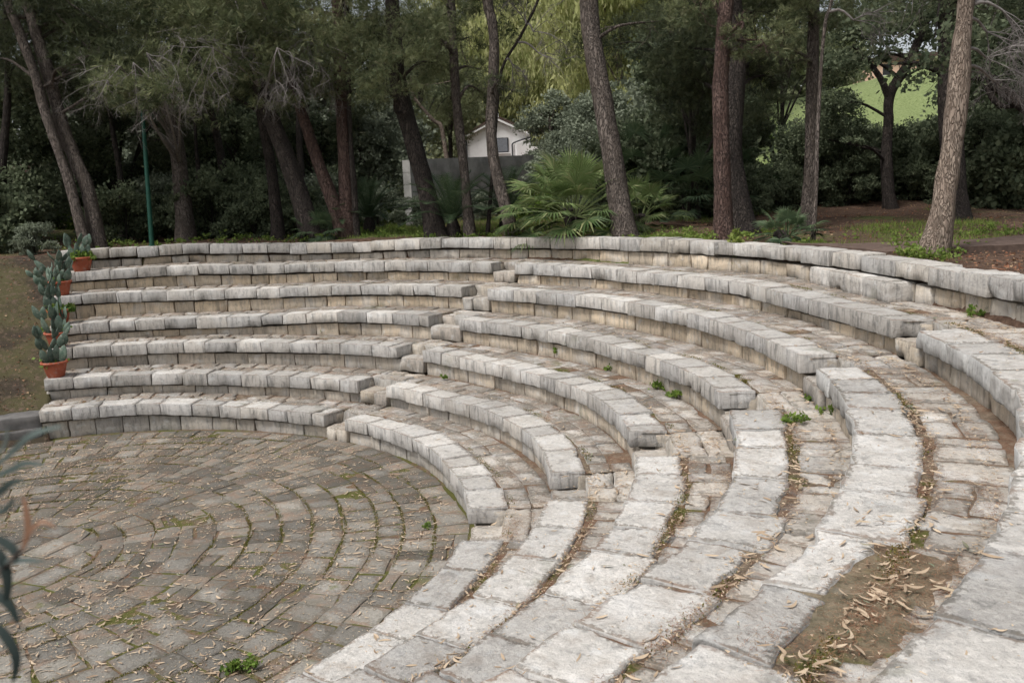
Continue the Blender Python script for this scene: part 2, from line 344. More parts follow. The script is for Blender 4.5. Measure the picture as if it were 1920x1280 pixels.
def _spots(m, sc, lo, hi, col, amt):
    nt = m.node_tree; g = NT(nt); b = [x for x in nt.nodes if x.type == 'BSDF_PRINCIPLED'][0]; l = b.inputs['Base Color'].links[0].from_socket
    v = g.n('TexVoronoi'); v.inputs['Scale'].default_value = sc; g.l(g.pos(), v.inputs['Vector'])
    g.l(g.mix(g.math('MULTIPLY', g.ramp(v.outputs['Distance'], hi, lo), amt), l, col), b.inputs['Base Color'])
    n = g.noise(g.pos(), 16, 6, .7); l = b.inputs['Base Color'].links[0].from_socket
    g.l(g.mix(g.math('MULTIPLY', g.ramp(n, .54, .66), .45), l, tuple(.4*x+.13 for x in col)), b.inputs['Base Color'])
_spots(M['cactus'], 38, .06, .16, (.45, .42, .30), .8); _spots(M['terracotta'], 5, .0, .25, (.45, .33, .27), .35)
M['soil'] = mat_simple('potting_soil', (.04, .028, .02), (.08, .06, .04), 40, .6, .01)
M['euca_branch'] = mat_leafy('glaucous_leaf', (.04, .055, .05), (.15, .19, .175), (.34, .19, .12), trans=.3)
M['concrete'] = mat_simple('weathered_concrete', (.20, .195, .18), (.38, .365, .34), 1.6, .3, .01, det=8)
M['white_wall'] = mat_simple('white_painted_wall', (.84, .81, .79), (.9, .88, .86), 2, .1, .004)
M['roof'] = mat_simple('brown_roof_tile', (.07, .045, .038), (.12, .08, .065), 8, .4, .02)
M['dark_metal'] = mat_simple('dark_painted_metal', (.03, .03, .032), (.045, .045, .05), 8, 0)
M['shutter'] = mat_simple('grey_shutter', (.20, .21, .23), (.25, .26, .28), 8, 0)
M['green_paint'] = mat_simple('green_painted_steel', (.007, .04, .026), (.010, .052, .034), 6, .1, .003, .45)
M['pink_wall'] = mat_simple('pink_rendered_wall', (.70, .44, .34), (.78, .54, .42), 1.5, .1, .01)
M['path'] = mat_simple('red_brown_path', (.085, .058, .046), (.15, .105, .083), 9, .4, .01, det=8)
M['kerb_grey'] = mat_simple('dark_cast_kerb', (.10, .095, .09), (.17, .16, .15), 4, .4, .01, det=8)

# ================================================================== THE THEATRE
def chord4(k, a, b, w0, w1, j=0.0):
    """plan corners of a block on tier k between azimuths a > b (left to right), w metres behind the front"""
    r = random.uniform
    fa, fb = float(fr(k, a)), float(fr(k, b)); o = r(-j, j); o2 = o+r(-j, j)*.5
    return [pol(fa+w0+o, a), pol(fb+w0+o2, b), pol(fb+w1, b), pol(fa+w1, a)]
def cuts(a, b, R, lo, hi, rg=random):
    """azimuth joints from a down to b with block lengths lo..hi at radius R"""
    L = (a-b)*R; out = [a]; x = 0
    while True:
        s = rg.uniform(lo, hi)
        if x+s*1.35 > L: break
        x += s; out.append(a-x/R)
    out.append(b); return out
ORD = ['lowest', 'second', 'third', 'fourth', 'fifth', 'sixth']
def surf_tread(mb, k, a, b, kind, w0=.46, z_off=0.0):
    """paving stones of the tread of tier k behind the seat blocks"""
    mid = (a+b)/2; R = float(fr(k, mid)); R2 = float(fr(k+1, mid)) if k < 6 else float(fr(7, mid))
    near = kind == 'near'
    x = a; g = .012
    depth = R2-R-w0+.06
    rings = [(w0, w0+depth)] if near else [(w0, w0+depth*.5), (w0+depth*.5, w0+depth)]
    for (u0, u1) in rings:
        cs = cuts(a, b, R+u0, .20 if near else .24, .42 if near else .5)
        for i in range(len(cs)-1):
            a0, a1 = cs[i], cs[i+1]; m = (a0+a1)/2
            p = pol(R+u0, m)
            hh = hole(k, m, R+u0)
            if random.random() < .03: continue
            ga = g/(R+u0)*random.uniform(.5, 2.0)
            sk = random.uniform(-.02, .02)/R
            split = near and random.random() < .3
            segs = [(u0+random.uniform(-.02, .035), u1)] if not split else [(u0+.01, u0+(u1-u0)*.5-.01), (u0+(u1-u0)*.5+.01, u1)]
            if hh: segs = [(u0+.17+random.uniform(-.04, .05), u1)]
            for (v0, v1) in segs:
                fa, fb = float(fr(k, a0)), float(fr(k, a1))
                P4 = [pol(fa+v0, a0-ga+sk), pol(fb+v0, a1+ga+sk), pol(fb+v1, a1+ga), pol(fa+v1, a0-ga)]
                zt = float(tz(k, m))-random.uniform(.002, .022)+z_off
                c = cell_at(p, .0065, .022, .12)
                stone(mb, P4, zt-.10, (zt+random.uniform(-.005, .005), zt), cell=c, rnd=.014, amp=.008, chip=.014, rag=(.05 if hh or (k == 5 and abs(m+.085) < .12) else .028) if near else .012,
                      tint=(random.random(), random.random(), random.random()))
def hole(k, th, r):
    """patch of lost paving in front of the camera, filled with soil and leaves"""
    return k == 5 and -.140 < th < -.025
def seat_row(k, a, b, wedge, side):
    """one tier between azimuths a (left) and b (right)"""
    nm = {0: 'left', 1: 'middle', 2: 'near right'}[wedge]
    m = (a+b)/2; p = pol(float(fr(k, m))+.3, m)
    where = {0: 'left of both stairways',
             1: 'between the two stairways',
             2: 'in the near right wedge'}[wedge]
    t = empty('stone_seat_row', (p[0], p[1], HT[k-1]), '%s tier of curved limestone seats %s, %s' % (ORD[k-1], 'counted from the paved floor', where), 'stone seating', 'curved limestone seat rows')
    near = wedge == 2
    # seat slabs
    R = float(fr(k, m))
    lens = [(.40, .74), (.40, .74), (.5, .85)][wedge]
    cs = cuts(a, b, R, *lens)
    dep = .45 if not near else .50
    for i in range(len(cs)-1):
        a0, a1 = cs[i], cs[i+1]; mm = (a0+a1)/2; q = pol(float(fr(k, mm)), mm); dd = math.dist(q, CAM[:2])
        mb = MB(); ga = .004/R
        w1 = dep+random.uniform(-.05, .04)+(random.uniform(-.03, .08) if near and dd < 7 else 0)
        if hole(k, mm, 0): w1 = .34
        P4 = chord4(k, a0-ga, a1+ga, 0, w1, .007)
        th = random.uniform(.195, .22)
        za, zb = float(tz(k, a0)), float(tz(k, a1)); j = random.uniform(-.008, .008)
        stone(mb, P4, (za-th, zb-th), (za+j, zb+j), cell=cell_at(q, .0045, .015, .07), rnd=.007 if not near else .018,
              amp=.0065 if not near else .009, chip=.016 if not near else .022, rag=((.055 if k == 5 and abs(mm+.085) < .1 else .028) if near and dd < 8 else .004), tint=(random.random(), random.random()*.45, random.random()))
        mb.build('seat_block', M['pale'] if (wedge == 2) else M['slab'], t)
    # riser course, set back under the overhang
    cs = cuts(a, b, R+.06, .36, .78)
    for i in range(len(cs)-1):
        a0, a1 = cs[i], cs[i+1]; mm = (a0+a1)/2; q = pol(float(fr(k, mm)), mm)
        mb = MB(); ga = .006/R
        P4 = chord4(k, a0-ga, a1+ga, .095, .36, .014)
        za, zb = float(tz(k, a0)), float(tz(k, a1)); ba, bb = float(tz(k-1, a0)), float(tz(k-1, a1))
        wf = min(1, max(0, (k-1.5)/4))*(1 if wedge < 2 else .5)
        stone(mb, P4, (ba-.05, bb-.05), (za-.232-random.random()*.012, zb-.232), cell=cell_at(q, .005, .02, .07), rnd=.008, amp=.007, chip=.016,
              tint=(random.random(), min(1, random.random()*.4+wf*.65), random.random()))
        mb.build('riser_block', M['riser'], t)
    # tread: soil bed and paving stones
    mb = MB(); n = max(8, int((a-b)*R/.12)); nr = 9
    th = np.linspace(a, b, n+1); V = []
    for v in range(nr+1):
        f = v/nr; r0 = fr(k, th)+.12; r1 = (fr(k+1, th)+.15)
        r = r0+(r1-r0)*f; V.append(np.c_[r*np.cos(th), r*np.sin(th), tz(k, th)-.030])
    V = np.array(V); shp = V.shape; V = V.reshape(-1, 3)
    V[:, 2] += fbm(V*4, 3)*.010+fbm(V*16, 5, 2)*.005
    rr = np.hypot(V[:, 0], V[:, 1]); az = np.arctan2(V[:, 1], V[:, 0])
    hm = np.clip((-.01-az)/.03, 0, 1)*np.clip((az+.165)/.03, 0, 1)*(1 if k == 5 else 0)*np.clip((.76-(rr-np.interp(az, _tab[5][:, 0], _tab[5][:, 1])-RT[5]))/.08, 0, 1)
    V[:, 2] += hm*(.022+.012*fbm(V*3, 9)+.006*fbm(V*14, 10))
    idx = np.arange((nr+1)*(n+1)).reshape(nr+1, n+1)
    F = np.stack([idx[:-1, :-1], idx[:-1, 1:], idx[1:, 1:], idx[1:, :-1]], -1).reshape(-1, 4)
    mossy = np.clip(1.2-np.abs(rr-np.array([float(fr(k, x)) for x in az])-.5)/.25, 0, 1)
    T = np.c_[.25+mossy*.5, np.full(len(V), .8 if near else .25), hm*.6]
    mb.add(V, F, T); mb.build('tread_bed', M['bed'], t)
    mb = MB(); surf_tread(mb, k, a, b, 'near' if near else 'far', w0=dep+(.03 if near else .012))
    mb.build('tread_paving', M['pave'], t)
    # core behind the risers, closes the ends
    for (e0, e1) in ((a, a-.03), (b+.03, b)):
        mb = MB()
        P4 = [pol(float(fr(k, e0))+.30, e0), pol(float(fr(k, e1))+.30, e1), pol(float(fr(k+1, e1))+.10, e1), pol(float(fr(k+1, e0))+.10, e0)]
        L = 4 if k < 6 else 5
        for s in range(2):
            f0, f1 = s/2, (s+1)/2
            A = [P4[0]*(1-f0)+P4[3]*f0, P4[1]*(1-f0)+P4[2]*f0, P4[1]*(1-f1)+P4[2]*f1, P4[0]*(1-f1)+P4[3]*f1]
            stone(mb, A, HT[k-1]-.05, float(tz(k, e0))-.045, cell=.05, rnd=.02, amp=.008, tint=(random.random(), .4, 0))
        mb.build('end_block', M['riser'], t)
    return t
rows = {}
for k in range(1, 7):
    s0, s1 = stair(k, 0), stair(k, 1)
    rows[(k, 0)] = seat_row(k, TH_END-(.0 if k > 1 else -.005), s0[1], 0, None)
    rows[(k, 1)] = seat_row(k, s0[0], s1[1], 1, None)
    rows[(k, 2)] = seat_row(k, s1[0], TH_START, 2, None)

# stairways: two half-height steps to every tier
for si, lab in ((0, 'narrow stone stairway between the left and middle seats, in front of the white house'),
                (1, 'narrow stone stairway on the right, climbing past worn bench ends close to the camera')):
    p = pol(RT[1], sum(stair(1, si))/2)
    t = empty('stone_stairway', (p[0], p[1], 0), lab, 'stairway', 'stone stairways through the tiers')
    for k in range(1, 7):
        b, a = stair(k, si); b -= 0; R = float(fr(k, (a+b)/2)); e = .012/R
        m = (a+b)/2; c = cell_at(pol(R, m), .005, .018, .07)
        for part in (0, 1):
            if part == 0: w0, w1, z1 = .02, .46, HT[k-1]+(HT[k]-HT[k-1])*.5
            else: w0, w1, z1 = .42, 0, float(tz(k, m))-.005
            if part == 1:
                b2, a2 = stair(min(k+1, 6), si); r2 = float(fr(k+1, m))+.05-R
                fs = [w0, w0+(r2-w0)*.55, r2]
                pieces = [(fs[0], fs[1]), (fs[1], fs[2])]
            else: pieces = [(w0, w1)]
            for (u0, u1) in pieces:
                split = [0, random.uniform(.35, .65), 1] if random.random() < .5 else [0, 1]
                for s in range(len(split)-1):
                    f0, f1 = split[s], split[s+1]
                    A0, A1 = a-e-(a-b-2*e)*f0, a-e-(a-b-2*e)*f1
                    mb = MB()
                    P4 = [pol(R+u0, A0), pol(R+u0, A1), pol(R+u1, A1), pol(R+u1, A0)]
                    zz = z1+random.uniform(-.012, .006)
                    stone(mb, P4, HT[k-1]-.04, (zz, zz+random.uniform(-.01, .01)), cell=c, rnd=.03, amp=.014, chip=.035, rag=.015,
                          tint=(random.random(), random.random()*.6, 0))
                    mb.build('step', M['pave'] if random.random() < .5 else M['riser'], t)

# top parapet wall with cap blocks
p = pol(RT[7], 1.2)
wall = empty('parapet_wall', (p[0], p[1], HT[6]), 'low curved limestone wall with square cap blocks crowning the top tier', 'stone wall')
cs = cuts(TH_END-.005, -.80, RT[7], .40, .80)
for i in range(len(cs)-1):
    a0, a1 = cs[i], cs[i+1]; mm = (a0+a1)/2; q = pol(RT[7], mm); mb = MB()
    za, zb = float(tz(7, a0)), float(tz(7, a1)); j = random.uniform(-.012, .012); ga = .004/RT[7]; th = random.uniform(.20, .245)
    stone(mb, chord4(7, a0-ga, a1+ga, 0, .42+random.uniform(-.03, .03), .014), (za-th, zb-th), (za+j, zb+j+random.uniform(-.008, .008)),
          cell=cell_at(q, .0045, .018, .07), rnd=.008, amp=.008, chip=.022, rag=.006, tint=(random.random(), random.random()*.8, 0))
    mb.build('cap_block', M['slab'], wall)
cs = cuts(TH_END-.005, -.80, RT[7], .36, .78)
for i in range(len(cs)-1):
    a0, a1 = cs[i], cs[i+1]; mm = (a0+a1)/2; q = pol(RT[7], mm); mb = MB(); ga = .006/RT[7]
    w0 = .10
    if .60 < mm < 1.25: w0 = .06
    za, zb = float(tz(7, a0)), float(tz(7, a1)); ba, bb = float(tz(6, a0)), float(tz(6, a1))
    stone(mb, chord4(7, a0-ga, a1+ga, w0, .36, .012), (ba-.05, bb-.05), (za-.255, zb-.255), cell=cell_at(q, .006, .02, .08), rnd=.022, amp=.012,
          chip=.028, tint=(random.random(), min(1, .15+random.random()*.8), 0))
    mb.build('course_block', M['riser'], wall)
# projecting footing course that ends in two squared blocks
cs = cuts(.86, .665, RT[7]-.12, .45, .6)
for i in range(len(cs)-1):
    a0, a1 = cs[i], cs[i+1]; mb = MB()
    stone(mb, chord4(7, a0-.001, a1+.001, -.02-.24*min(1, (i+1)/len(cs)+.2), .12, .005), float(tz(6, a0))-.04, float(tz(7, a0))-.235, cell=.045, rnd=.03, amp=.012, chip=.03, tint=(random.random(), .35, 0))
    mb.build('footing_block', M['slab'], wall)

# the dark kerb that carries the two lowest courses on to the left
kb = empty('cast_kerb', tuple(pol(5.9, 2.6))+(0,), 'dark grey two step kerb running left from the lowest seat row', 'kerb')
for (zt, w0, w1, rr0) in ((.20, -.02, .5, .0), (.42, .12, .6, .0)):
    a = 2.476+(0 if zt < .3 else -.0)
    A = a
    while A < 3.0:
        A2 = A+random.uniform(.11, .16); mb = MB()
        P4 = [pol(5.70+w0+(A2-2.475)*.25, A2-.001), pol(5.70+w0+(A-2.475)*.25, A+.001), pol(5.70+w1+(A-2.475)*.25, A+.001), pol(5.70+w1+(A2-2.475)*.25, A2-.001)]
        stone(mb, P4, -.05, zt+.03, cell=.06, rnd=.02, amp=.006, chip=.015, tint=(random.random(), 0, 0)); mb.build('kerb_block', M['kerb_grey'], kb); A = A2

# ------------------------------------------------------------------ orchestra floor: rings of flagstones
mb = MB()
r = 1.25; rw_list = []
while r < 5.62:
    w = random.uniform(.25, .43)
    if r+w > 5.40: w = 5.66-r
    rw_list.append((r, w)); r += w
TH0, TH1 = -.75, 3.55
def flag(P4, q):
    zt = random.uniform(-.005, .005)
    stone(mb, P4, -.05, (zt+random.uniform(-.003, .003), zt), cell=cell_at(q, .0075, .035, .10), rnd=.006, amp=.005, chip=.008, rag=.028,
          tint=(random.random(), random.random()**1.5, 0))
for ri, (r0, w) in enumerate(rw_list):
    cs = cuts(TH1+random.uniform(-.03, 0), TH0, r0+w/2, .24, .44); ph = random.uniform(0, 6)
    wob = lambda t_, rr_: rr_+.03*math.sin(t_*7+rr_*3)+.018*math.sin(t_*19+rr_*8)
    for i in range(len(cs)-1):
        a0, a1 = cs[i], cs[i+1]; m = (a0+a1)/2
        g = random.uniform(.006, .022); ga = g*.75/(r0+w/2)
        sk = random.uniform(-.06, .06)
        d0, d1 = random.uniform(0, .014), random.uniform(0, .014)
        q = pol(r0, m)
        if random.random() < .12:      # two narrow stones side by side
            rm = r0+w*random.uniform(.4, .6)
            for (u0, u1) in ((r0, rm-.006), (rm+.006, r0+w)):
                flag([pol(wob(a0, u0)+d0, a0-ga), pol(wob(a1, u0)+d0, a1+ga), pol(wob(a1, u1)-.005, a1+ga), pol(wob(a0, u1)-.005, a0-ga)], q)
        else:
            flag([pol(wob(a0, r0)+d0, a0-ga+sk*.3/r0), pol(wob(a1, r0)+d0*.6, a1+ga+sk*.3/r0), pol(wob(a1, r0+w)-d1*.7, a1+ga), pol(wob(a0, r0+w)-d1, a0-ga)], q)
# the heart of the floor is laid in straight courses
ux, uy = np.array([math.cos(.15), math.sin(.15)]), np.array([-math.sin(.15), math.cos(.15)])
X_ = -3.0
while X_ < 3.0:
    w = random.uniform(.28, .40); Y_ = -3.1+random.uniform(0, .3)
    while Y_ < 3.1:
        l = random.uniform(.28, .5); g = random.uniform(.004, .012)
        cs_ = [(X_+g, Y_+g), (X_+g, Y_+l-g), (X_+w-g, Y_+l-g), (X_+w-g, Y_+g)]
        P4 = [ux*x_+uy*y_ for (x_, y_) in cs_][::-1]
        rr4 = [np.linalg.norm(p_) for p_ in P4]
        if min(rr4) < 1.2:
            P4 = [p_ if n_ < 1.23 else p_*1.23/n_ for p_, n_ in zip(P4, rr4)]
            A_ = .5*abs(sum(P4[i][0]*P4[(i+1) % 4][1]-P4[(i+1) % 4][0]*P4[i][1] for i in range(4)))
            if A_ > .02: flag(P4, P4[0])
        Y_ += l
    X_ += w
tag(mb.build('paved_floor', M['floor']), 'grey concentric flagstones of the round orchestra with mossy joints', None, kind='structure')
# joint bed
mb = MB(); n = 130; xs = np.linspace(-7.5, 6.2, n); ys = np.linspace(-6.2, 6.2, n)
X, Y = np.meshgrid(xs, ys); V = np.c_[X.ravel(), Y.ravel(), np.full(n*n, -.009)]
V[:, 2] += fbm(V*3, 4)*.006+fbm(V*12, 6, 2)*.004
idx = np.arange(n*n).reshape(n, n); F = np.stack([idx[:-1, :-1], idx[:-1, 1:], idx[1:, 1:], idx[1:, :-1]], -1).reshape(-1, 4)
rr = np.hypot(V[:, 0], V[:, 1]); cc = V[F].mean(1); ok = (np.hypot(cc[:, 0], cc[:, 1]) < 5.95) | (cc[:, 0] < -3.5)
T = np.c_[np.full(len(V), .9), np.zeros(len(V)), np.zeros(len(V))]
mb.add(V, F[ok], T); tag(mb.build('floor_joint_bed', M['bed']), None, None, kind='structure')

# ------------------------------------------------------------------ terrain
def hill(x, y):
    dx, dy = x-CAM[0], y-CAM[1]; D = np.hypot(dx, dy); az = np.arctan2(dx, dy)    # 0 = along +y, negative to the left
    s = np.clip((az+1.05)/1.05, 0, 1); A = .4+2.2*np.clip(s/.55, 0, 1)+5.0*np.clip((s-.5)/.4, 0, 1)
    t = np.clip((D-27)/48, 0, 1); z = A*t*t*(3-2*t)
    z += A*.55*np.clip((D-65)/80, 0, 1)
    z += np.clip((D-24)/12, 0, 1)*(.18*np.sin(x*.31+1)+.18*np.cos(y*.23+x*.1))
    return z
_rt = np.array([0]+[RT[i] for i in range(1, 8)]); 
def ground_z(x, y):
    x = np.asarray(x, float); y = np.asarray(y, float); r = np.hypot(x, y); th = np.arctan2(y, x); th = np.where(th < -1.6, th+2*np.pi, th)
    outer = 2.86+hill(x, y)+.05*np.sin(x*1.3)*np.cos(y*1.1)
    ramp = np.interp(r, [0, 5.6, 5.75, 6.3, 11.6, 12.2], [-.04, -.04, .2, .43, 2.82, 2.86])
    under = np.interp(r, [0, 5.9, 11.2, 11.75], [-.08, -.06, 2.0, 2.84])
    inth = (th > -.78) & (th < 2.463)
    z = np.where(inth, under, ramp)
    z = np.where(r > 11.7, outer, z)
    flat = np.clip((th-3.0)/.5, 0, 1); flat = np.where(th < -.79, np.clip((-.79-th)/.4, 0, 1), flat)
    return z*(1-flat)+np.where(r < 40, -.05, z)*flat
mb = MB()
rad = np.concatenate([[0.01], np.arange(.8, 5.6, .8), [5.6, 5.75, 6.0, 6.3], np.arange(6.8, 11.3, .5), [11.5, 11.62, 11.72, 11.8, 12, 12.3], np.arange(12.6, 30, .45), np.arange(30, 75, 1.2), np.geomspace(76, 900, 30)])
ang = np.concatenate([np.linspace(-.79, 2.46, 230), [2.466, 2.474], np.linspace(2.5, 3.6, 60), np.linspace(3.65, 2*np.pi-.80, 40)])
Rg, Ag = np.meshgrid(rad, ang, indexing='ij'); X = Rg*np.cos(Ag); Y = Rg*np.sin(Ag)
V = np.c_[X.ravel(), Y.ravel(), ground_z(X.ravel(), Y.ravel())]
out = np.hypot(V[:, 0], V[:, 1]) > 11.72
V[:, 2] += np.where(out, fbm(V*[.9, .9, 0], 21)*.035, fbm(V*[.9, .9, 0], 21)*.015*(np.arctan2(V[:, 1], V[:, 0]) > 2.47))
na = len(ang); idx = np.arange(len(V)).reshape(len(rad), na)
i2 = np.concatenate([idx, idx[:, :1]], 1)
F = np.stack([i2[:-1, :-1], i2[1:, :-1], i2[1:, 1:], i2[:-1, 1:]], -1).reshape(-1, 4)
# grass cover: r = grass, g = bright meadow, b = dark brown earth of the side ramp
dx, dy = V[:, 0]-CAM[0], V[:, 1]-CAM[1]; D = np.hypot(dx, dy); az = np.arctan2(dx, dy)
pxl = 960+FPX*np.tan(np.clip(az-YAW, -1.3, 1.3))
gr = np.clip(.28+.25*fbm(V*.35, 31), 0, 1)
gr = np.where((pxl > 640) & (pxl < 800) & (D > 22), .8, gr)
gr = np.where((D > 36) & (pxl > 1250), 1, gr)
gr = np.where((D > 30) & (pxl < 640), .5, gr)
mead = np.clip((D-36)/6, 0, 1)*(pxl > 1250)
r_ = np.hypot(V[:, 0], V[:, 1]); t_ = np.arctan2(V[:, 1], V[:, 0]); side = ((r_ < 11.9) & ((t_ > 2.46) | (t_ < -.79))).astype(float)
mb.add(V, F, np.c_[gr, mead, side])
def mat_ground():
    m, nt, b = new_mat('forest_floor'); g = NT(nt); P = g.pos(); t = g.tint()
    n1 = g.noise(P, .8, 5, .6); n2 = g.noise(P, 9, 6, .65); n3 = g.noise(P, 60, 4, .7)
    c = g.mix(g.ramp(n2, .35, .65), (.060, .036, .024), (.125, .078, .054))
    gg = g.mix(g.ramp(n2, .35, .65), (.05, .07, .018), (.13, .15, .045))
    gg = g.mix(t[1], gg, g.mix(g.ramp(n2, .35, .65), (.13, .17, .06), (.24, .28, .12)))
    gf = g.ramp(g.math('ADD', g.math('MULTIPLY', g.math('SUBTRACT', n1, .5), 1.2), t[0]), .35, .7)
    c = g.mix(gf, c, gg)
    sd = g.mix(g.ramp(n1, .4, .62), (.045, .034, .025), (.075, .066, .032))
    c = g.mix(t[2], c, g.mix(g.ramp(n2, .5, .7), sd, (.13, .09, .065)))
    sc = g.n('VectorMath', operation='SCALE'); g.l(c, sc.inputs[0]); g.l(g.math('ADD', .55, g.math('MULTIPLY', n3, .9)), sc.inputs['Scale'])
    g.l(sc.outputs[0], b.inputs['Base Color']); bp = g.bump(n2, .6, .05); g.l(g.bump(n3, .6, .012, bp), b.inputs['Normal']); b.inputs['Roughness'].default_value = 1
    return m
tag(mb.build('ground', mat_ground()), 'brown needle strewn earth with grass patches, rising to a bright meadow', None, kind='structure')

# ================================================================== helpers for plants and small things
def unit(v): v = np.asarray(v, float); return v/(np.linalg.norm(v, axis=-1, keepdims=True)+1e-12)
def smooth_path(P, n):
    P = np.asarray(P, float)
    if len(P) < 3: return P[0]+(P[-1]-P[0])*np.linspace(0, 1, n)[:, None]
    t = np.linspace(0, len(P)-1, n); i = np.clip(t.astype(int), 0, len(P)-2); f = (t-i)[:, None]
    g = lambda j: P[np.clip(j, 0, len(P)-1)]
    a, b, c, d = g(i-1), g(i), g(i+1), g(i+2)
    return .5*((2*b)+(c-a)*f+(2*a-5*b+4*c-d)*f*f+(3*b-a-3*c+d)*f**3)
def tube(mb, P, R, seg=8, tint=(.5, .3, 0), rough=0.0, cap=True):
    P = np.asarray(P, float); n = len(P); R = np.broadcast_to(R, (n,)) if np.ndim(R) < 1 or len(np.atleast_1d(R)) == n else np.interp(np.linspace(0, 1, n), np.linspace(0, 1, len(R)), R)
    T = unit(np.gradient(P, axis=0)); a = np.array([1., .2, .1]) if abs(T[0, 0]) < .8 else np.array([0, 1., .1])
    A = unit(np.cross(T, a)); B = np.cross(T, A); ph = np.arange(seg)*2*np.pi/seg
    V = P[:, None]+(A[:, None]*np.cos(ph)[None, :, None]+B[:, None]*np.sin(ph)[None, :, None])*R[:, None, None]
    V = V.reshape(-1, 3)
    if rough:
        d = unit(V-np.repeat(P, seg, 0)); V = V+d*(fbm(V*np.array([9, 9, 3.]), 41)*rough+fbm(V*np.array([3, 3, 1.2]), 42, 2)*rough*1.3)[:, None]
    idx = np.arange(n*seg).reshape(n, seg); j = np.roll(idx, -1, 1)
    F = np.stack([idx[:-1], j[:-1], j[1:], idx[1:]], -1).reshape(-1, 4); mb.add(V, F, tint)
    if cap: mb.add(np.r_[V[-seg:], [P[-1]+T[-1]*R[-1]*.5]], np.stack([np.arange(seg), (np.arange(seg)+1) % seg, np.full(seg, seg)], -1), tint)
def rv(n): return unit(rng.normal(size=(n, 3)))
def foliage(mb, c, rad, n, size, kind='needle', tone=(.2, .8), sub=None, flat=1.0, g=.0):
    """leaf-sized faces in clumps through an ellipsoid"""
    c = np.asarray(c, float); rad = np.broadcast_to(rad, (3,)).astype(float)
    ns = sub or max(6, int(n/60)); d = rv(ns); u = rng.random(ns)**.45
    S = c+d*rad*u[:, None]; sr = rad.mean()*rng.uniform(.13, .30, ns)
    st = np.clip(rng.uniform(tone[0], tone[1], ns)+.18*d[:, 2], 0, 1)  # upper clumps tinted lighter, lower ones darker: top light put into the leaf colour
    k = rng.integers(0, ns, n)
    P = S[k]+rng.normal(size=(n, 3))*sr[k][:, None]*np.array([1, 1, .6*flat])
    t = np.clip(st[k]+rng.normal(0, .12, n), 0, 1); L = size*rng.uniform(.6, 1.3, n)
    dr = unit(rv(n)+d[k]*.7+np.array([0, 0, .15]))
    if kind == 'needle': W = L*.028+.0006*size/.1
    elif kind == 'droop': dr = unit(rng.normal(size=(n, 3))*.32+np.array([0, 0, -1])); W = L*.13
    else: W = L*.38
    sd = unit(np.cross(dr, rv(n)))
    T = np.c_[t, np.clip(g+rng.random(n)**4*.6, 0, 1), rng.random(n)]
    if kind == 'needle':      # a fan of three needles
        for q in range(5):
            d2 = unit(dr+rv(n)*.5); V = np.stack([P-sd*W[:, None], P+sd*W[:, None], P+d2*L[:, None]], 1).reshape(-1, 3)
            mb.add(V, np.arange(n*3).reshape(n, 3), np.repeat(T, 3, 0))
    else:
        V = np.stack([P, P+dr*L[:, None]*.45+sd*W[:, None], P+dr*L[:, None], P+dr*L[:, None]*.45-sd*W[:, None]], 1).reshape(-1, 3)
        mb.add(V, np.arange(n*4).reshape(n, 4), np.repeat(T, 4, 0))
def twigs(mb, p, d, L, depth=3, r=.012, droop=.25, n=4, seg=3):
    """a spray of bare twigs"""
    d = unit(d); P = [np.array(p, float)]; m = 5
    for i in range(m):
        d = unit(d+rng.normal(0, .16, 3)+np.array([0, 0, -droop*.35])); P.append(P[-1]+d*L/m)
    tube(mb, P, np.linspace(r, r*.45, m+1), seg, (random.random(), 0, 0), cap=False)
    if depth > 0:
        for i in range(n):
            j = random.randint(1, m); twigs(mb, P[j], unit(d+rng.normal(0, .65, 3)), L*random.uniform(.4, .65), depth-1, r*.55, droop, n, 3)
def gz(p): return float(ground_z(p[0], p[1]))
def wall_depth(px):
    """depth at which the line of sight leaves the parapet"""
    for D in np.arange(6, 30, .05):
        p = at(px, 440, D)
        if math.hypot(p[0], p[1]) > 12.1: return D
    return 8.0

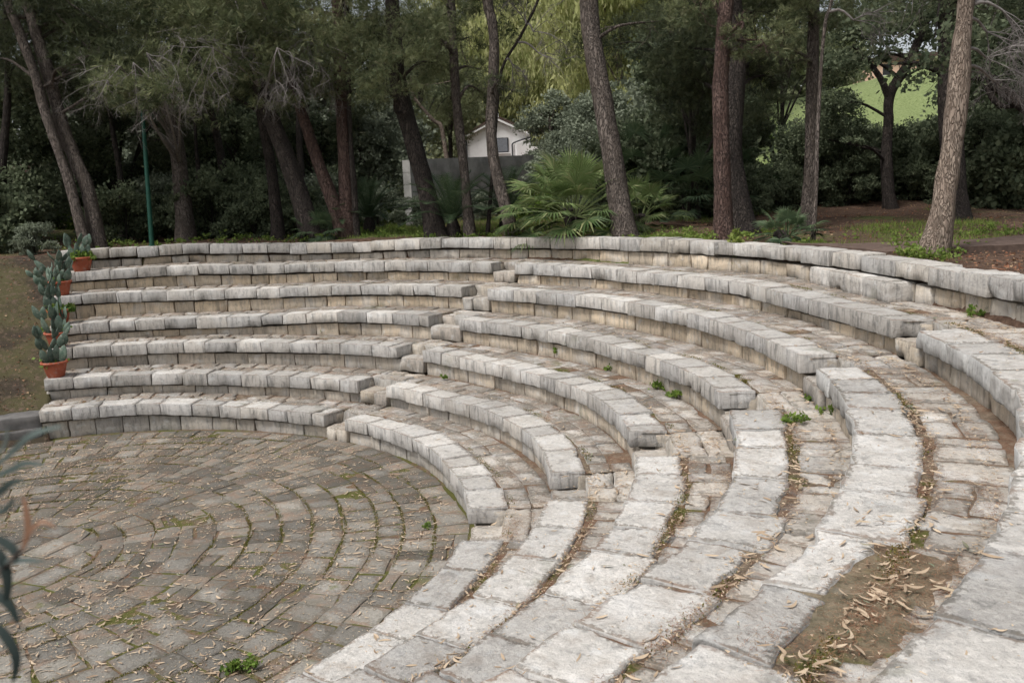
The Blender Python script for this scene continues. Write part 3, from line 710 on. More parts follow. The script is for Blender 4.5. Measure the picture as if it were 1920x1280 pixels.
def tree(name, label, path, D, w0, w1, bark, fol, kind, size, blobs, dens=1.0, top=None, dead=(), limbs=True, group=None, tone=(.15, .8), rough=.012, cat='pine tree', Dt=None):
    """path: sight points up the trunk (first one at the foot); blobs: (px, py, nearer/farther, radius) foliage masses"""
    D = max(D, wall_depth(path[0][0])+.35); Dt = D
    Ds = np.linspace(D, Dt, len(path)); P = [at(x, y, d) for (x, y), d in zip(path, Ds)]
    foot = P[0].copy(); dirn = unit(P[1]-P[0]); zg = gz(foot)
    if foot[2] > zg: P.insert(0, foot+dirn*((zg-.15-foot[2])/max(dirn[2], .3)))
    t = empty(name, (P[0][0], P[0][1], zg), label, cat, group)
    if top:
        d = unit(P[-1]-P[-2]); d = unit(d+np.array([0, 0, .4])); L = (top-P[-1][2])/d[2]
        if L > .5: P.append(P[-1]+d*L*.5); P.append(P[-1]+unit(d+np.array([0, 0, .5]))*L*.5)
    n = 34; S = smooth_path(P, n); wz = lambda z: np.interp(z, [zg, P[-3][2] if top else P[-1][2], P[-1][2]+.01], [w0, w1, w1*.35 if top else w1])
    R = wz(S[:, 2])/2*D/FPX; R = R*(1+.35*np.exp(-(S[:, 2]-zg)/.35))
    mb = MB(); tube(mb, S, R, 16, rough=rough); mb.build('trunk', bark, t)
    mbl = MB(); mbf = MB()
    if blobs:
        for (bx, by, dd, r) in blobs:
            c = at(bx, by, D+dd); rr = np.array([r, r, r*.62])
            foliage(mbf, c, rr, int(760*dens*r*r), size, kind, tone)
            if limbs:
                i = int(np.argmin(np.abs(S[:, 2]-(c[2]-.25*np.linalg.norm(c[:2]-S[n//2, :2]))))); i = max(i, n//4)
                a = S[i]; mid = (a+c)/2+np.array([0, 0, .15])+rng.normal(0, .12, 3)
                q = smooth_path([a, mid, c], 9); tube(mbl, q, np.linspace(min(.05, R[i]*.6), .012, 9), 6)
                for _ in range(5): twigs(mbl, q[random.randint(4, 8)], rng.normal(size=3), r*.8, 1, .01, .1, 3)
    if top:
        c0 = S[-1]
        for _ in range(7):
            c = c0+rng.normal(0, 1, 3)*np.array([1.5, 1.5, .8])-np.array([0, 0, .8]); r = random.uniform(1.0, 1.6)
            foliage(mbf, c, (r, r, r*.6), int(170*dens*r*r), size*1.5, kind, tone)
            q = smooth_path([S[-1-random.randint(1, 7)], (S[-4]+c)/2, c], 7); tube(mbl, q, np.linspace(.04, .012, 7), 5)
    if mbf.V: mbf.build('crown', fol, t, smooth=False)
    for (bx, by, dd, L, dx, dy) in dead:
        c = at(bx, by, D+dd); dv = _R*dx-_U*dy
        i = int(np.argmin(np.linalg.norm(S-c, axis=1))); tube(mbl, smooth_path([S[i], (S[i]+c)/2+np.array([0, 0, .1]), c], 6), np.linspace(.03, .016, 6), 5)
        for _ in range(4): twigs(mbl, c, unit(dv+rng.normal(0, .35, 3)), L, 3, .011, .3, 4)
    if mbl.V: mbl.build('dead_branches' if dead else 'branches', M['twig'] if dead else bark, t)
    return t

# ------------------------------------------------------------------ trees along the wall, left to right
N_, ND, LD = M['needle'], M['needle_dark'], M['leaf_dark']
tree('pine_tree', 'slim leaning grey pine trunk, outer one of the pair at the far left', [(162, 466), (131, 345), (105, 270), (82, 199), (56, 112), (18, 15)], 21.5, 20, 17, M['bark_grey'], ND, 'needle', .16,
     [(60, 60, 2, 1.1), (110, 20, 1, 1.0), (-20, 120, 1, 1.2), (200, 130, .5, .8)], 1.5, 10.5, group=None)
tree('pine_tree', 'leaning grey pine trunk, inner and thicker of the pair at the far left', [(184, 462), (165, 356), (146, 311), (120, 244), (97, 161), (71, 75), (49, 0)], 22.2, 27, 21, M['bark_grey'], ND, 'needle', .16,
     [(150, 50, 1, 1.2), (220, 20, 2, 1.1), (130, 130, 3, 1.0), (180, 170, -1, .45), (150, 120, -1.2, .5), (205, 95, -1, .5)], 1.5, 10)
tree('pine_tree', 'forked pine with grey dead twigs and ivy clad trunk behind the green post', [(350, 450), (342, 370), (335, 300), (322, 230), (308, 180), (280, 60)], 25, 34, 22, M['bark_grey'], N_, 'needle', .17,
     [(230, 160, -5, .75), (300, 170, -5.2, .7), (265, 180, -5, .6), (340, 170, -5, .6), (200, 150, -4.6, .5), (290, 120, -3, .9), (400, 60, -1, 1.2), (330, 30, 0, 1.3)], 1.7, 10.5,
     dead=[(225, 125, -5.4, 1.0, -.7, .7), (250, 118, -5.4, 1.1, .1, .9), (275, 100, -5, 1.1, .6, .7), (350, 70, -4, 1.2, .3, .8)])
tree('pine_tree', 'straight dark pine trunk standing third from the green post', [(522, 452), (512, 340), (500, 265), (487, 195), (470, 110), (455, 0)], 24, 23, 17, M['bark_dark'], N_, 'needle', .17,
     [(430, 120, -2, .8), (480, 60, -1, 1.0), (400, 180, -1, .7), (500, 20, -1, 1.0)], 1.2, 10)
tree('pine_tree', 'stout dark pine leaning left, above the low palms', [(584, 440), (560, 360), (528, 270), (500, 200), (465, 100), (440, 20)], 22, 38, 24, M['bark_dark'], N_, 'needle', .16,
     [(455, 105, -2, .7), (420, 60, -1, 1.1), (520, 60, -1, 1.0), (370, 40, 1, 1.2)], 1.3, 9.5, dead=[(520, 90, -3, .9, .6, .8), (400, 90, -3, 1.0, -.5, .7)])
tree('pine_tree', 'reddish leaning pine trunk with hanging dead twigs', [(648, 452), (632, 400), (602, 320), (565, 210), (532, 110), (492, 0)], 18.5, 27, 20, M['bark_red'], N_, 'needle', .14,
     [(515, 190, -.6, .50), (560, 178, -.6, .48), (600, 165, -.4, .45), (545, 120, -1, .6), (590, 80, 0, .8)], 1.6, 9, dead=[(548, 100, -1, 1.0, .2, 1), (590, 110, -.8, .95, .4, .9), (520, 120, -1, .8, -.5, .9), (570, 60, -1, .9, .5, .5)])
tree('pine_tree', 'straight dark red pine trunk rising upright beside the reddish leaning one', [(653, 448), (648, 340), (643, 250), (636, 100), (632, 0)], 18.9, 26, 21, M['bark_red'], N_, 'needle', .15,
     [(700, 30, 1, .9), (560, 20, 1, .9)], 1.3, 10)
tree('pine_tree', 'thin grey stem close behind the upright dark red trunk', [(670, 452), (660, 300), (655, 200), (650, 60), (648, 0)], 19.6, 12, 9, M['bark_dark'], N_, 'needle', .15,
     [(690, 110, .5, .6), (715, 160, .6, .55)], 1.4, 8)
tree('pine_tree', 'thick dark pine leaning left in front of the concrete wall end', [(816, 440), (800, 360), (778, 280), (757, 200), (742, 120), (735, 0)], 20, 37, 27, M['bark_dark'], N_, 'needle', .15,
     [(720, 120, -2, .65), (760, 100, -2, .6), (700, 60, -1, .9), (780, 40, -1.5, .9), (740, 170, -1.5, .5), (690, 175, -1, .45), (820, 120, -1, .6)], 1.6, 9.5)
tree('pine_tree', 'slender brown pine trunk standing left of the white house', [(881, 440), (874, 360), (866, 280), (855, 180), (848, 60), (846, 0)], 18.5, 19, 15, M['bark_grey'], N_, 'needle', .14,
     [(800, 60, -1, .7), (835, 90, -.6, .5), (880, 70, .4, .5), (900, 130, .2, .35), (905, 175, .6, .3), (850, 20, -.5, .6)], 1.5, 12.5)
tree('pine_tree', 'bent grey pine trunk crossing the white house and its window', [(962, 442), (940, 360), (925, 290), (921, 220), (927, 100), (922, 40), (914, 0)], 18.8, 24, 19, M['bark_grey'], M['needle_dark'], 'needle', .14,
     [(935, 150, -.4, .34), (960, 170, -.2, .28)], 1.4, 13)
tree('pine_tree', 'thickest grey brown pine trunk, behind the big fan palm', [(1172, 446), (1158, 360), (1144, 270), (1130, 190), (1112, 90), (1104, 0)], 18.6, 42, 35, M['bark_grey'], M['needle_dark'], 'needle', .15,
     [(1240, 40, 0, .7)], 1.2, 13.5)
tree('pine_tree', 'rough reddish pine trunk close to the wall, with yellow weeds at its foot', [(1358, 448), (1356, 380), (1354, 300), (1351, 180), (1357, 60), (1362, 0)], 16.2, 33, 27, M['bark_red'], N_, 'needle', .13,
     [(1390, 60, -.5, .45), (1430, 75, -.3, .5), (1470, 60, 0, .55), (1410, 100, -.2, .35), (1310, 30, 0, .6)], 1.5, 12)
tree('evergreen_tree', 'dark flared trunk directly behind the reddish one on the right', [(1388, 424), (1378, 360), (1368, 290), (1372, 200), (1380, 80), (1370, 0)], 18.8, 52, 38, M['bark_dark'], M['needle_dark'], 'needle', .17,
     [(1290, 90, 1, 1.0), (1310, 160, 1.5, .9), (1270, 150, 2, .8), (1420, 20, 1, 1.0), (1400, 130, 1.5, .6), (1330, 230, 2, .5), (1440, 140, 1.5, .5)], 2.0, 10, cat='evergreen tree')
tree('pine_tree', 'slim knotty brown trunk with a thin sapling at its side', [(1514, 402), (1520, 330), (1521, 240), (1524, 120), (1526, 0)], 19.5, 25, 19, M['bark_grey'], N_, 'needle', .15,
     [(1490, 20, -.5, .8), (1560, 30, 0, .7), (1450, 100, -.4, .5), (1480, 120, 0, .4)], 1.4, 9.5)
tree('sapling', 'thin bare sapling with one arching twig, right of the knotty brown trunk', [(1524, 455), (1530, 360), (1533, 250), (1540, 120), (1548, 40), (1560, 0)], 15.5, 8, 6, M['bark_grey'], LD, 'leaf', .05,
     [], 1, 9.8, rough=.002, cat='sapling', dead=[(1600, 38, 0, .6, .8, -.2)])
tree('pine_tree', 'pale fissured trunk leaning right, nearest tree beside the path', [(1752, 470), (1765, 400), (1782, 290), (1796, 170), (1805, 60), (1812, 0)], 12.6, 46, 32, M['bark_pale'], M['needle_dark'], 'needle', .12,
     [(1880, -20, 1, .7), (1750, -20, 1.5, .8)], 1.2, 8.5, rough=.018, dead=[(1850, 60, .2, .9, 1, .1), (1850, 110, .3, .8, 1, -.2), (1880, 20, 0, .9, .8, .5), (1860, 150, .5, .6, 1, -.3)])
tree('evergreen_tree', 'dark forked evergreen in front of the bright green meadow', [(1668, 372), (1662, 300), (1666, 230), (1668, 180), (1690, 140), (1712, 100)], 25, 22, 17, M['bark_dark'], LD, 'leaf', .075,
     [(1600, 40, 0, 1.0), (1680, -10, 0, 1.0), (1570, 120, -.5, .7), (1648, 62, 0, .55), (1695, 48, 0, .5), (1655, 105, 0, .3), (1610, 105, 0, .35), (1728, 72, .5, .42), (1760, 120, 1, .35), (1730, 30, 1, .7), (1560, 200, 0, .7), (1535, 260, 1, .9), (1600, 270, -1, .3)], 5.0, 10, cat='evergreen tree', tone=(.05, .6))
tree('evergreen_tree', 'broad dark trunk behind the pale leaning one, arching a black bough to the right', [(1790, 380), (1786, 300), (1780, 200), (1780, 100), (1776, 0)], 21, 44, 36, M['bark_dark'], LD, 'leaf', .075,
     [(1850, 60, 0, 1.1), (1920, 40, 0, 1.1), (1790, -10, 0, 1.0), (1880, 130, -.5, .6)], 4.5, 9.5, cat='evergreen tree', tone=(.05, .5))
t = [o for o in C.objects if o.get('label', '').startswith('broad dark trunk')][0]
mb = MB(); tube(mb, smooth_path([at(1790, 150, 21), at(1830, 138, 20.6), at(1875, 165, 20.2), at(1925, 205, 20), at(1990, 230, 20)], 16), np.linspace(.17, .11, 16), 9, rough=.01)
tube(mb, smooth_path([at(1850, 150, 20.4), at(1862, 185, 20.3), at(1885, 200, 20.2), at(1930, 195, 20)], 10), np.linspace(.09, .04, 10), 7)
tube(mb, smooth_path([at(1780, 140, 21), at(1740, 125, 21), at(1710, 118, 21), at(1670, 120, 21)], 10), np.linspace(.10, .03, 10), 7)
mb.build('bough', M['bark_dark'], t)
t = [o for o in C.objects if o.get('label', '').startswith('dark forked')][0]
mb = MB(); tube(mb, smooth_path([at(1668, 190, 25), at(1655, 155, 24.9), at(1635, 125, 24.8), at(1600, 85, 24.6)], 12), np.linspace(.11, .05, 12), 8, rough=.008)
tube(mb, smooth_path([at(1640, 130, 24.8), at(1650, 95, 24.8), at(1655, 50, 24.8)], 8), np.linspace(.05, .02, 8), 6)
for _ in range(10): twigs(mb, at(random.uniform(1600, 1740), random.uniform(60, 130), 24.6), [random.uniform(-1, 1), 0, -.3], .8, 2, .012, .2, 3)
mb.build('fork', M['bark_dark'], t)
# a bare branching tree against the yellow green foliage
tree('bare_tree', 'thin bare tree with small cones against the yellow green foliage', [(925, 300), (935, 170), (945, 120), (975, 70), (1005, 10), (1010, -10)], 21.5, 7, 5, M['bark_dark'], M['needle_dark'], 'needle', .1, [], 1, None, rough=.001, cat='tree',
     dead=[(1000, 60, 0, .9, .7, -.5), (985, 40, 0, .8, -.3, -1), (1010, 100, 0, .8, 1, .2), (960, 120, 0, .6, .9, .3)])

for (lab, path, D, w) in (('slender dark trunk left of the green post, deep in the shade', [(232, 440), (225, 330), (205, 200), (190, 60)], 27, 15),
    ('thin dark trunk rising just right of the ivy clad pine', [(380, 445), (372, 330), (366, 220), (372, 60)], 28, 12),
    ('crooked dark trunk leaning left among the shrubs', [(432, 440), (420, 330), (395, 210), (350, 90)], 27, 16),
    ('shadowed trunk leaning left beyond the stout pine', [(572, 430), (566, 330), (560, 230), (566, 100)], 30, 13),
    ('dark trunk at the very left edge of the wood', [(10, 460), (4, 330), (14, 180), (10, 0)], 24, 22),
    ('pale bare trunk in the clearing behind the thick dark pine', [(838, 300), (832, 262), (826, 235), (812, 225)], 44, 9)):
    tree('pine_tree', lab, path, D, w, w*.75, M['bark_dark'] if 'pale' not in lab else M['bark_pale'], ND, 'needle', .2, [], 1, 9)
# ------------------------------------------------------------------ background woodland: prototypes, each copied as its own tree
def proto(name, seed, fol, kind, size, n, H, R, z0, bark, tone, flat=.7, blobs=16, trunk_r=.16):
    global rng; rng = np.random.default_rng(seed)
    t = bpy.data.objects.new(name, None); C.objects.link(t)
    mb = MB(); P = smooth_path([(0, 0, -.4), (rng.normal()*.15, rng.normal()*.15, H*.35), (rng.normal()*.4, rng.normal()*.4, H*.9)], 12)
    tube(mb, P, np.linspace(trunk_r, trunk_r*.25, 12), 8, rough=.01)
    f = MB()
    for i in range(blobs):
        z = z0+(H-z0)*((i+.5)/blobs); a = rng.uniform(0, 6.28); q = R*math.sin(math.pi*min(1, .18+.75*(z-z0)/(H-z0)))*rng.uniform(.35, 1.0)
        c = np.array([math.cos(a)*q, math.sin(a)*q, z]); r = R*rng.uniform(.34, .5)
        foliage(f, c, (r, r, r*flat), n//blobs, size, kind, tone)
        if z > z0: tube(mb, smooth_path([P[min(11, int(11*max(0, z-.6)/H))], (P[5]+c)/2*[1, 1, 0]+[0, 0, z-.2], c], 6), np.linspace(trunk_r*.4, .015, 6), 5)
    mb.build('trunk', bark, t); f.build('crown', fol, t, smooth=False); return t
PR = {
 'pine': proto('pine_tree', 101, ND, 'needle', .26, 11000, 11, 3.2, 2.6, M['bark_dark'], (.1, .8)),
 'oak': proto('evergreen_tree', 102, LD, 'leaf', .22, 17000, 8.5, 3.4, .9, M['bark_dark'], (0, .7), .8),
 'olive': proto('olive_tree', 103, M['leaf_olive'], 'leaf', .17, 15000, 5.2, 2.3, .7, M['bark_grey'], (.1, .9), .9),
 'euca': proto('eucalyptus_tree', 104, M['leaf_euca'], 'droop', .42, 21000, 15, 3.9, 1.8, M['bark_pale'], (.05, .95), 1.15, 24),
 'bright': proto('pine_tree', 105, M['needle'], 'needle', .26, 12000, 9, 3.0, 2.2, M['bark_dark'], (.35, 1)),
 'bush': proto('shrub', 106, LD, 'leaf', .13, 9000, 1.9, 1.5, .15, M['bark_dark'], (0, .7), .8, 10, .04),
 'obush': proto('shrub', 107, M['leaf_olive'], 'leaf', .12, 8000, 2.3, 1.5, .15, M['bark_dark'], (.0, .7), .8, 10, .04),
 'bbush': proto('shrub', 108, M['leaf_bright'], 'leaf', .12, 5000, 1.5, 1.2, .1, M['bark_dark'], (.0, .9), .8, 9, .03),
}
_used = set()
def place(kind, px, D, s=1.0, label='', cat='tree', group=None, sz=1.0, dz=0.0):
    src = PR[kind]
    p = at(px, 320, D); z = gz(p)+dz
    if kind in _used:
        o = src.copy(); C.objects.link(o)
        for ch in src.children:
            c = ch.copy(); C.objects.link(c); c.parent = o
    else: o = src; _used.add(kind)
    o.location = (p[0], p[1], z-.05); o.rotation_euler = (0, 0, random.uniform(0, 6.28)); o.scale = (s, s, s*sz)
    o['label'] = label; o['category'] = cat
    if group: o['group'] = group
    return o
G1 = 'dark evergreen trees massed behind the front trunks'
for (px, D, s) in [(-60, 27, 1.0), (60, 31, 1.1), (225, 30, 1.0), (300, 36, 1.2), (420, 31, .9), (470, 38, 1.2), (560, 33, .9), (130, 40, 1.2), (-10, 44, 1.3), (380, 44, 1.2)][::2]:
    place('pine', px, D, s, 'dark pine standing among others behind the left front trunks', 'pine tree', 'dark pines behind the left front trunks')
for (px, D, s) in [(25, 27, .55), (110, 31, .42), (215, 30, .5), (350, 31, .5), (440, 29, .45), (600, 32, .45), (410, 36, .7), (500, 37, .7)]:
    place('oak', px, D, s, 'dark leafy evergreen in the shade behind the left front trunks', 'evergreen tree', 'shaded evergreens behind the left trunks')
for (px, D, s) in [(1265, 27, .6), (1320, 33, .7), (1555, 29, .36), (1910, 27, .7), (1980, 30, 1.0), (1900, 31, .55), (1590, 26, .25), (1940, 38, .9), (1660, 28, .25), (1700, 29, .25), (1760, 26, .25), (1830, 24, .28), (1490, 27, .28)]:
    place('oak', px, D, s, 'dark leafy evergreen in the shade behind the right front trunks', 'evergreen tree', 'shaded evergreens behind the right trunks')
for (px, D, s) in [(1310, 24, .7), (1350, 30, .8), (1455, 33, .75), (1960, 34, 1.1)]:
    place('pine', px, D, s, 'dark pine standing among others behind the right front trunks', 'pine tree', 'dark pines behind the right front trunks')
for (px, D, s) in [(1165, 46, .9), (1225, 50, 1.0), (1095, 60, 1.0), (1010, 86, 1.5), (1160, 66, 1.1), (1270, 44, .8), (930, 92, 1.3), (850, 95, 1.2), (1290, 56, 1.0), (1070, 80, 1.25), (1390, 60, .9)]:
    place('euca', px, D, s, 'tall pale green tree with hanging foliage, towering behind the white house', 'eucalyptus tree', 'pale green hanging trees behind the house')
for (px, D, s) in [(690, 33, .75), (715, 38, .85), (665, 40, .9), (560, 40, 1.2), (470, 44, 1.4), (385, 40, 1.2), (300, 46, 1.4), (200, 38, 1.0), (130, 50, 1.3), (620, 48, 1.4), (1075, 36, .5), (1110, 32, .5), (1165, 29, .55), (1205, 30, .7), (1045, 44, .75), (1130, 38, .75), (1240, 33, .8)]:
    place('olive', px, D, s, 'grey green olive like tree in the clearing beyond the palms', 'olive tree', 'grey green trees beyond the palms')
for (px, D, s) in [(800, 50, 1.0), (845, 58, 1.1), (740, 58, 1.0), (700, 64, 1.2), (620, 55, 1.1), (780, 72, 1.3)]:
    place('bright', px, D, s, 'light green pine in the sunlit gap left of the white house', 'pine tree', 'light green pines left of the house')
for (px, D, s) in [(222, 25, .7), (385, 25.5, .8), (430, 27, .9), (470, 25, .7), (548, 25, .6), (0, 25, .9), (-30, 23, 1.0), (330, 27, .7)]:
    place('bush', px, D, s, 'low dark shrub growing between the left trunks', 'shrub', 'dark shrubs between the left trunks')
for (px, D, s) in [(1195, 25, 1.1), (1240, 26, 1.1), (1290, 25, .9), (1330, 27, 1.2), (1420, 25, .55), (1460, 26, .55), (1560, 27, 1.1), (1610, 28, .9), (1660, 29, .8), (1710, 27, .75), (1820, 26, 1.1), (1870, 24, 1.0), (1925, 23, 1.1), (1500, 28, .8), (1760, 28, .8), (1380, 30, .7)]:
    place('bush', px, D, s, 'low dark shrub in the deep shade of the right hand wood', 'shrub', 'dark shrubs in the right hand wood')
for (px, D, s) in [(1035, 33, .8), (1120, 27, .8), (705, 30, .55), (48, 21.2, .32), (772, 29.5, .42), (812, 30, .40), (905, 30, .42), (1020, 38, .8), (310, 28, .8), (410, 31, 1.0), (460, 33, 1.1), (540, 30, .9), (205, 31, 1.0), (350, 35, 1.2), (610, 30, .8)]:
    place('obush', px, D, s, 'grey green shrub with fine foliage', 'shrub', 'grey green shrubs')
for (px, D, s) in [(985, 30, .55), (1015, 29, .6), (735, 34, .5), (1430, 47, .8), (90, 30, .6)]:
    place('bbush', px, D, s, 'fresh light green shrub in a lit gap', 'shrub', 'light green shrubs in the gaps')
# far wood: one mass nobody could count
rng = np.random.default_rng(55); mb = MB()
for px in np.arange(-250, 2150, 26):
    D = rng.uniform(84, 120)
    if 1600 < px < 1800: D = 150
    p = at(px, 300, D); z = gz(p); tall = 7 if px < 850 else (11 if px < 1350 else 7)
    if 1600 < px < 1800: tall = 3
    for h in np.arange(1, tall, 2.4):
        c = np.array([p[0]+rng.normal()*1.5, p[1]+rng.normal()*1.5, z+h]); foliage(mb, c, (2.6, 2.6, 1.9), 420, .55, 'leaf', (.1, .9), sub=14, g=.2)
tag(mb.build('distant_wood', M['far'], smooth=False), 'continuous light green wood on the far slope', 'wood', kind='stuff')

# ------------------------------------------------------------------ palms and cycads
def fan_palm(px, py, D, H, n, label, mat, zoff=0.0, fr_r=.42, group=None, seed=1):
    global rng; rng = np.random.default_rng(seed)
    D = max(D, wall_depth(px)+.5); p = at(px, py, D); z = gz(p)+zoff; t = empty('fan_palm', (p[0], p[1], z), label, 'fan palm', group); o = np.array([p[0], p[1], z])
    mb = MB()
    for i in range(4):
        a = rng.uniform(0, 6.28); tube(mb, smooth_path([o+[0, 0, -.1], o+[math.cos(a)*.1, math.sin(a)*.1, H*.12], o+[math.cos(a)*.2, math.sin(a)*.2, H*.28]], 5), np.linspace(.09, .06, 5), 8, rough=.012)
    mb.build('stem', M['bark_dark'], t)
    for i in range(n):
        mb = MB(); a = i*2.399+rng.uniform(-.3, .3); el = math.radians(82-95*((i+.5)/n)**.8+rng.uniform(-8, 8))
        d = np.array([math.cos(a)*math.cos(el), math.sin(a)*math.cos(el), math.sin(el)]); L = H*rng.uniform(.42, .66)
        b = o+np.array([math.cos(a)*.1, math.sin(a)*.1, H*.2]); e = b+d*L; e = e-np.array([0, 0, .10*L])
        tube(mb, smooth_path([b, (b+e)/2+np.array([0, 0, .07*L]), e], 6), np.linspace(.012, .006, 6), 4, (.6, .3, 0))
        # fan plane: faces outward and up
        fwd = unit(d+np.array([0, 0, -.25])); side = unit(np.cross(fwd, [0, 0, 1.0])); side = unit(side+rng.normal(0, .12, 3)); nrm = unit(np.cross(side, fwd))
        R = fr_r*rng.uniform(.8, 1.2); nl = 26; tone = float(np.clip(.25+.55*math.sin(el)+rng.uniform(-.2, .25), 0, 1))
        for j in range(nl):
            q = (j/(nl-1)-.5)*math.radians(255); dirj = fwd*math.cos(q)+side*math.sin(q); Lr = R*(1-.18*abs(q)/2.2)*rng.uniform(.9, 1.08)
            wv = unit(np.cross(dirj, nrm)); w = R*.038; m1 = e+dirj*Lr*.5+nrm*.05*R; tip = e+dirj*Lr-np.array([0, 0, .16*Lr*rng.uniform(.3, 1.5)])
            V = [e, m1+wv*w, m1+nrm*(-w*.7), m1-wv*w, tip]; tt = (float(np.clip(tone+rng.uniform(-.12, .12), 0, 1)), float(rng.random()**5), 0)
            mb.add(V, [(0, 2, 1), (0, 3, 2), (1, 2, 4), (2, 3, 4)], tt)
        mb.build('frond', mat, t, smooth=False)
    return t
fan_palm(1075, 440, 17.2, 2.1, 64, 'large bright fan palm spreading over the wall in front of the thickest trunk', M['palm'], fr_r=.55, seed=3)
fan_palm(1215, 395, 25, 3.1, 34, 'tall dark fan palm right of the thickest trunk', M['cycad'], fr_r=.6, seed=4)
fan_palm(1290, 385, 24, 2.2, 26, 'lower dark fan palm in the shade left of the reddish trunk', M['cycad'], fr_r=.6, seed=5)
fan_palm(1476, 450, 15.2, .62, 20, 'small fan palm among weeds at the foot of the knotty brown trunk', M['cycad'], fr_r=.28, seed=6)
fan_palm(605, 450, 19.5, .9, 24, 'low dark fan palm between the stout leaning trunk and the reddish one', M['cycad'], fr_r=.36, seed=7)
fan_palm(1200, 430, 21.5, 1.3, 26, 'mid green fan palm beside the foot of the thickest trunk', M['palm'], fr_r=.45, seed=9)
fan_palm(1255, 400, 26, 2.3, 28, 'mid green fan palm deeper in the wood between two dark ones', M['palm'], fr_r=.6, seed=10)
fan_palm(1360, 330, 27, 2.4, 22, 'dark fan palm half hidden behind the flared dark trunk', M['cycad'], fr_r=.6, seed=8)
def cycad(px, py, D, L, n, label, seed):
    global rng; rng = np.random.default_rng(seed)
    D = max(D, wall_depth(px)+.6); p = at(px, py, D); z = gz(p); t = empty('cycad', (p[0], p[1], z), label, 'cycad'); o = np.array([p[0], p[1], z])
    mb = MB(); tube(mb, smooth_path([o+[0, 0, -.1], o+[0, 0, .2], o+[0, 0, .42]], 6), [.17, .17, .1], 10, rough=.02); mb.build('trunk', M['bark_dark'], t)
    for i in range(n):
        mb = MB(); a = i*2.399; el = math.radians(78-70*(i+.5)/n); d = np.array([math.cos(a)*math.cos(el), math.sin(a)*math.cos(el), math.sin(el)]); ll = L*rng.uniform(.8, 1.1)
        b = o+[0, 0, .4]; S = smooth_path([b, b+d*ll*.5, b+d*ll*.95-np.array([0, 0, ll*.22])], 24); tube(mb, S, np.linspace(.012, .004, 24), 4, (.4, 0, 0))
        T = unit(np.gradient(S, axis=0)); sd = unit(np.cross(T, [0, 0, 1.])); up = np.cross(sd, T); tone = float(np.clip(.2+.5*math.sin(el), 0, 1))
        for j in range(2, 24):
            w = ll*.17*math.sin(math.pi*min(1, (j+2)/25))**.6
            for q in (-1, 1):
                dj = unit(sd[j]*q+T[j]*.55+up[j]*.25); V = [S[j]-T[j]*.009, S[j]+T[j]*.009, S[j]+dj*w]
                mb.add(V, [(0, 1, 2)], (tone+rng.uniform(-.1, .1), float(rng.random()**4), 0))
                V = [S[j]+T[j]*.012, S[j]+T[j]*.03, S[j]+dj*w+T[j]*.04]; mb.add(V, [(0, 1, 2)], (tone, 0, 0))
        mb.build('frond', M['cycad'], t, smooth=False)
cycad(850, 432, 20, 1.7, 34, 'dark feathery cycad with arching fronds before the concrete wall', 11)
cycad(950, 425, 22, 1.7, 30, 'dark feathery cycad behind the bent grey trunk', 12)
cycad(690, 395, 24.5, 1.5, 28, 'dark cycad at the edge of the sunny grass on the left', 13)
cycad(640, 420, 22, .9, 20, 'small dark cycad behind the upright dark red trunk', 14)

# ------------------------------------------------------------------ buildings and walls beyond
def frame(px, py, D, turn=0.0):
    o = at(px, py, D); ex = np.array([math.cos(YAW+0), -math.sin(YAW), 0]); ex = unit(ex); ey = np.array([math.sin(YAW), math.cos(YAW), 0])
    c, s = math.cos(turn), math.sin(turn); return o, ex*c+ey*s, -ex*s+ey*c
def boxl(mb, O, ex, ey, x0, x1, y0, y1, z0, z1, tint=(.5, .3, 0)):
    V = [O*[1, 1, 0]+ex*x+ey*y+np.array([0, 0, z]) for z in (z0, z1) for (x, y) in ((x0, y0), (x1, y0), (x1, y1), (x0, y1))]
    mb.add(V, [(3, 2, 1, 0), (4, 5, 6, 7), (0, 1, 5, 4), (1, 2, 6, 5), (2, 3, 7, 6), (3, 0, 4, 7)], tint)
def prism(mb, O, ex, ey, pts, y0, y1, tint=(.5, .3, 0)):
    n = len(pts); V = [O*[1, 1, 0]+ex*x+ey*y+np.array([0, 0, z]) for y in (y0, y1) for (x, z) in pts]
    mb.add(V, [tuple(range(n))[::-1]] if n == 4 else [tuple(range(n))], tint); mb.add(V, [tuple(range(n, 2*n))], tint)
    mb.add(V, [(i, (i+1) % n, n+(i+1) % n, n+i) for i in range(n)], tint)
D = 70; O, ex, ey = frame(935, 300, D, .06)
h = empty('white_house', (O[0], O[1], gz(O)), 'small white gabled house with a brown roof glimpsed between the trunks', 'house')
mb = MB(); prism(mb, O, ex, ey, [(-2.5, 2.5), (2.5, 2.5), (2.5, 7.35), (0, 8.55), (-2.5, 7.35)], 0, 9); mb.build('wall', M['white_wall'], h, smooth=False)
mb = MB()
for s in (-1, 1):
    prism(mb, O, ex, ey, [(0, 8.60), (s*2.85, 7.23), (s*2.85, 7.40), (0, 8.80)], -.35, 9.3)
rf = mb.build('roof', M['roof'], h, smooth=False)
mb = MB()
for s in (-1, 1): prism(mb, O, ex, ey, [(0, 8.42), (s*2.82, 7.07), (s*2.82, 7.22), (0, 8.59)], -.33, -.20)
mb.build('bargeboard', M['white_wall'], rf, smooth=False)
mb = MB(); prism(mb, O, ex, ey, [(-.12, 8.62), (.12, 8.62), (.12, 8.9), (-.12, 8.9)], -.37, -.1); mb.build('ridge_tile', M['white_wall'], rf, smooth=False)
mb = MB(); boxl(mb, O, ex, ey, -.62, .80, -.06, .05, 6.02, 7.12); wn = mb.build('window', M['dark_metal'], h, smooth=False)
mb = MB()
for i in range(13): boxl(mb, O, ex, ey, -.54, .72, -.10, -.065, 6.08+i*.076, 6.08+i*.076+.066)
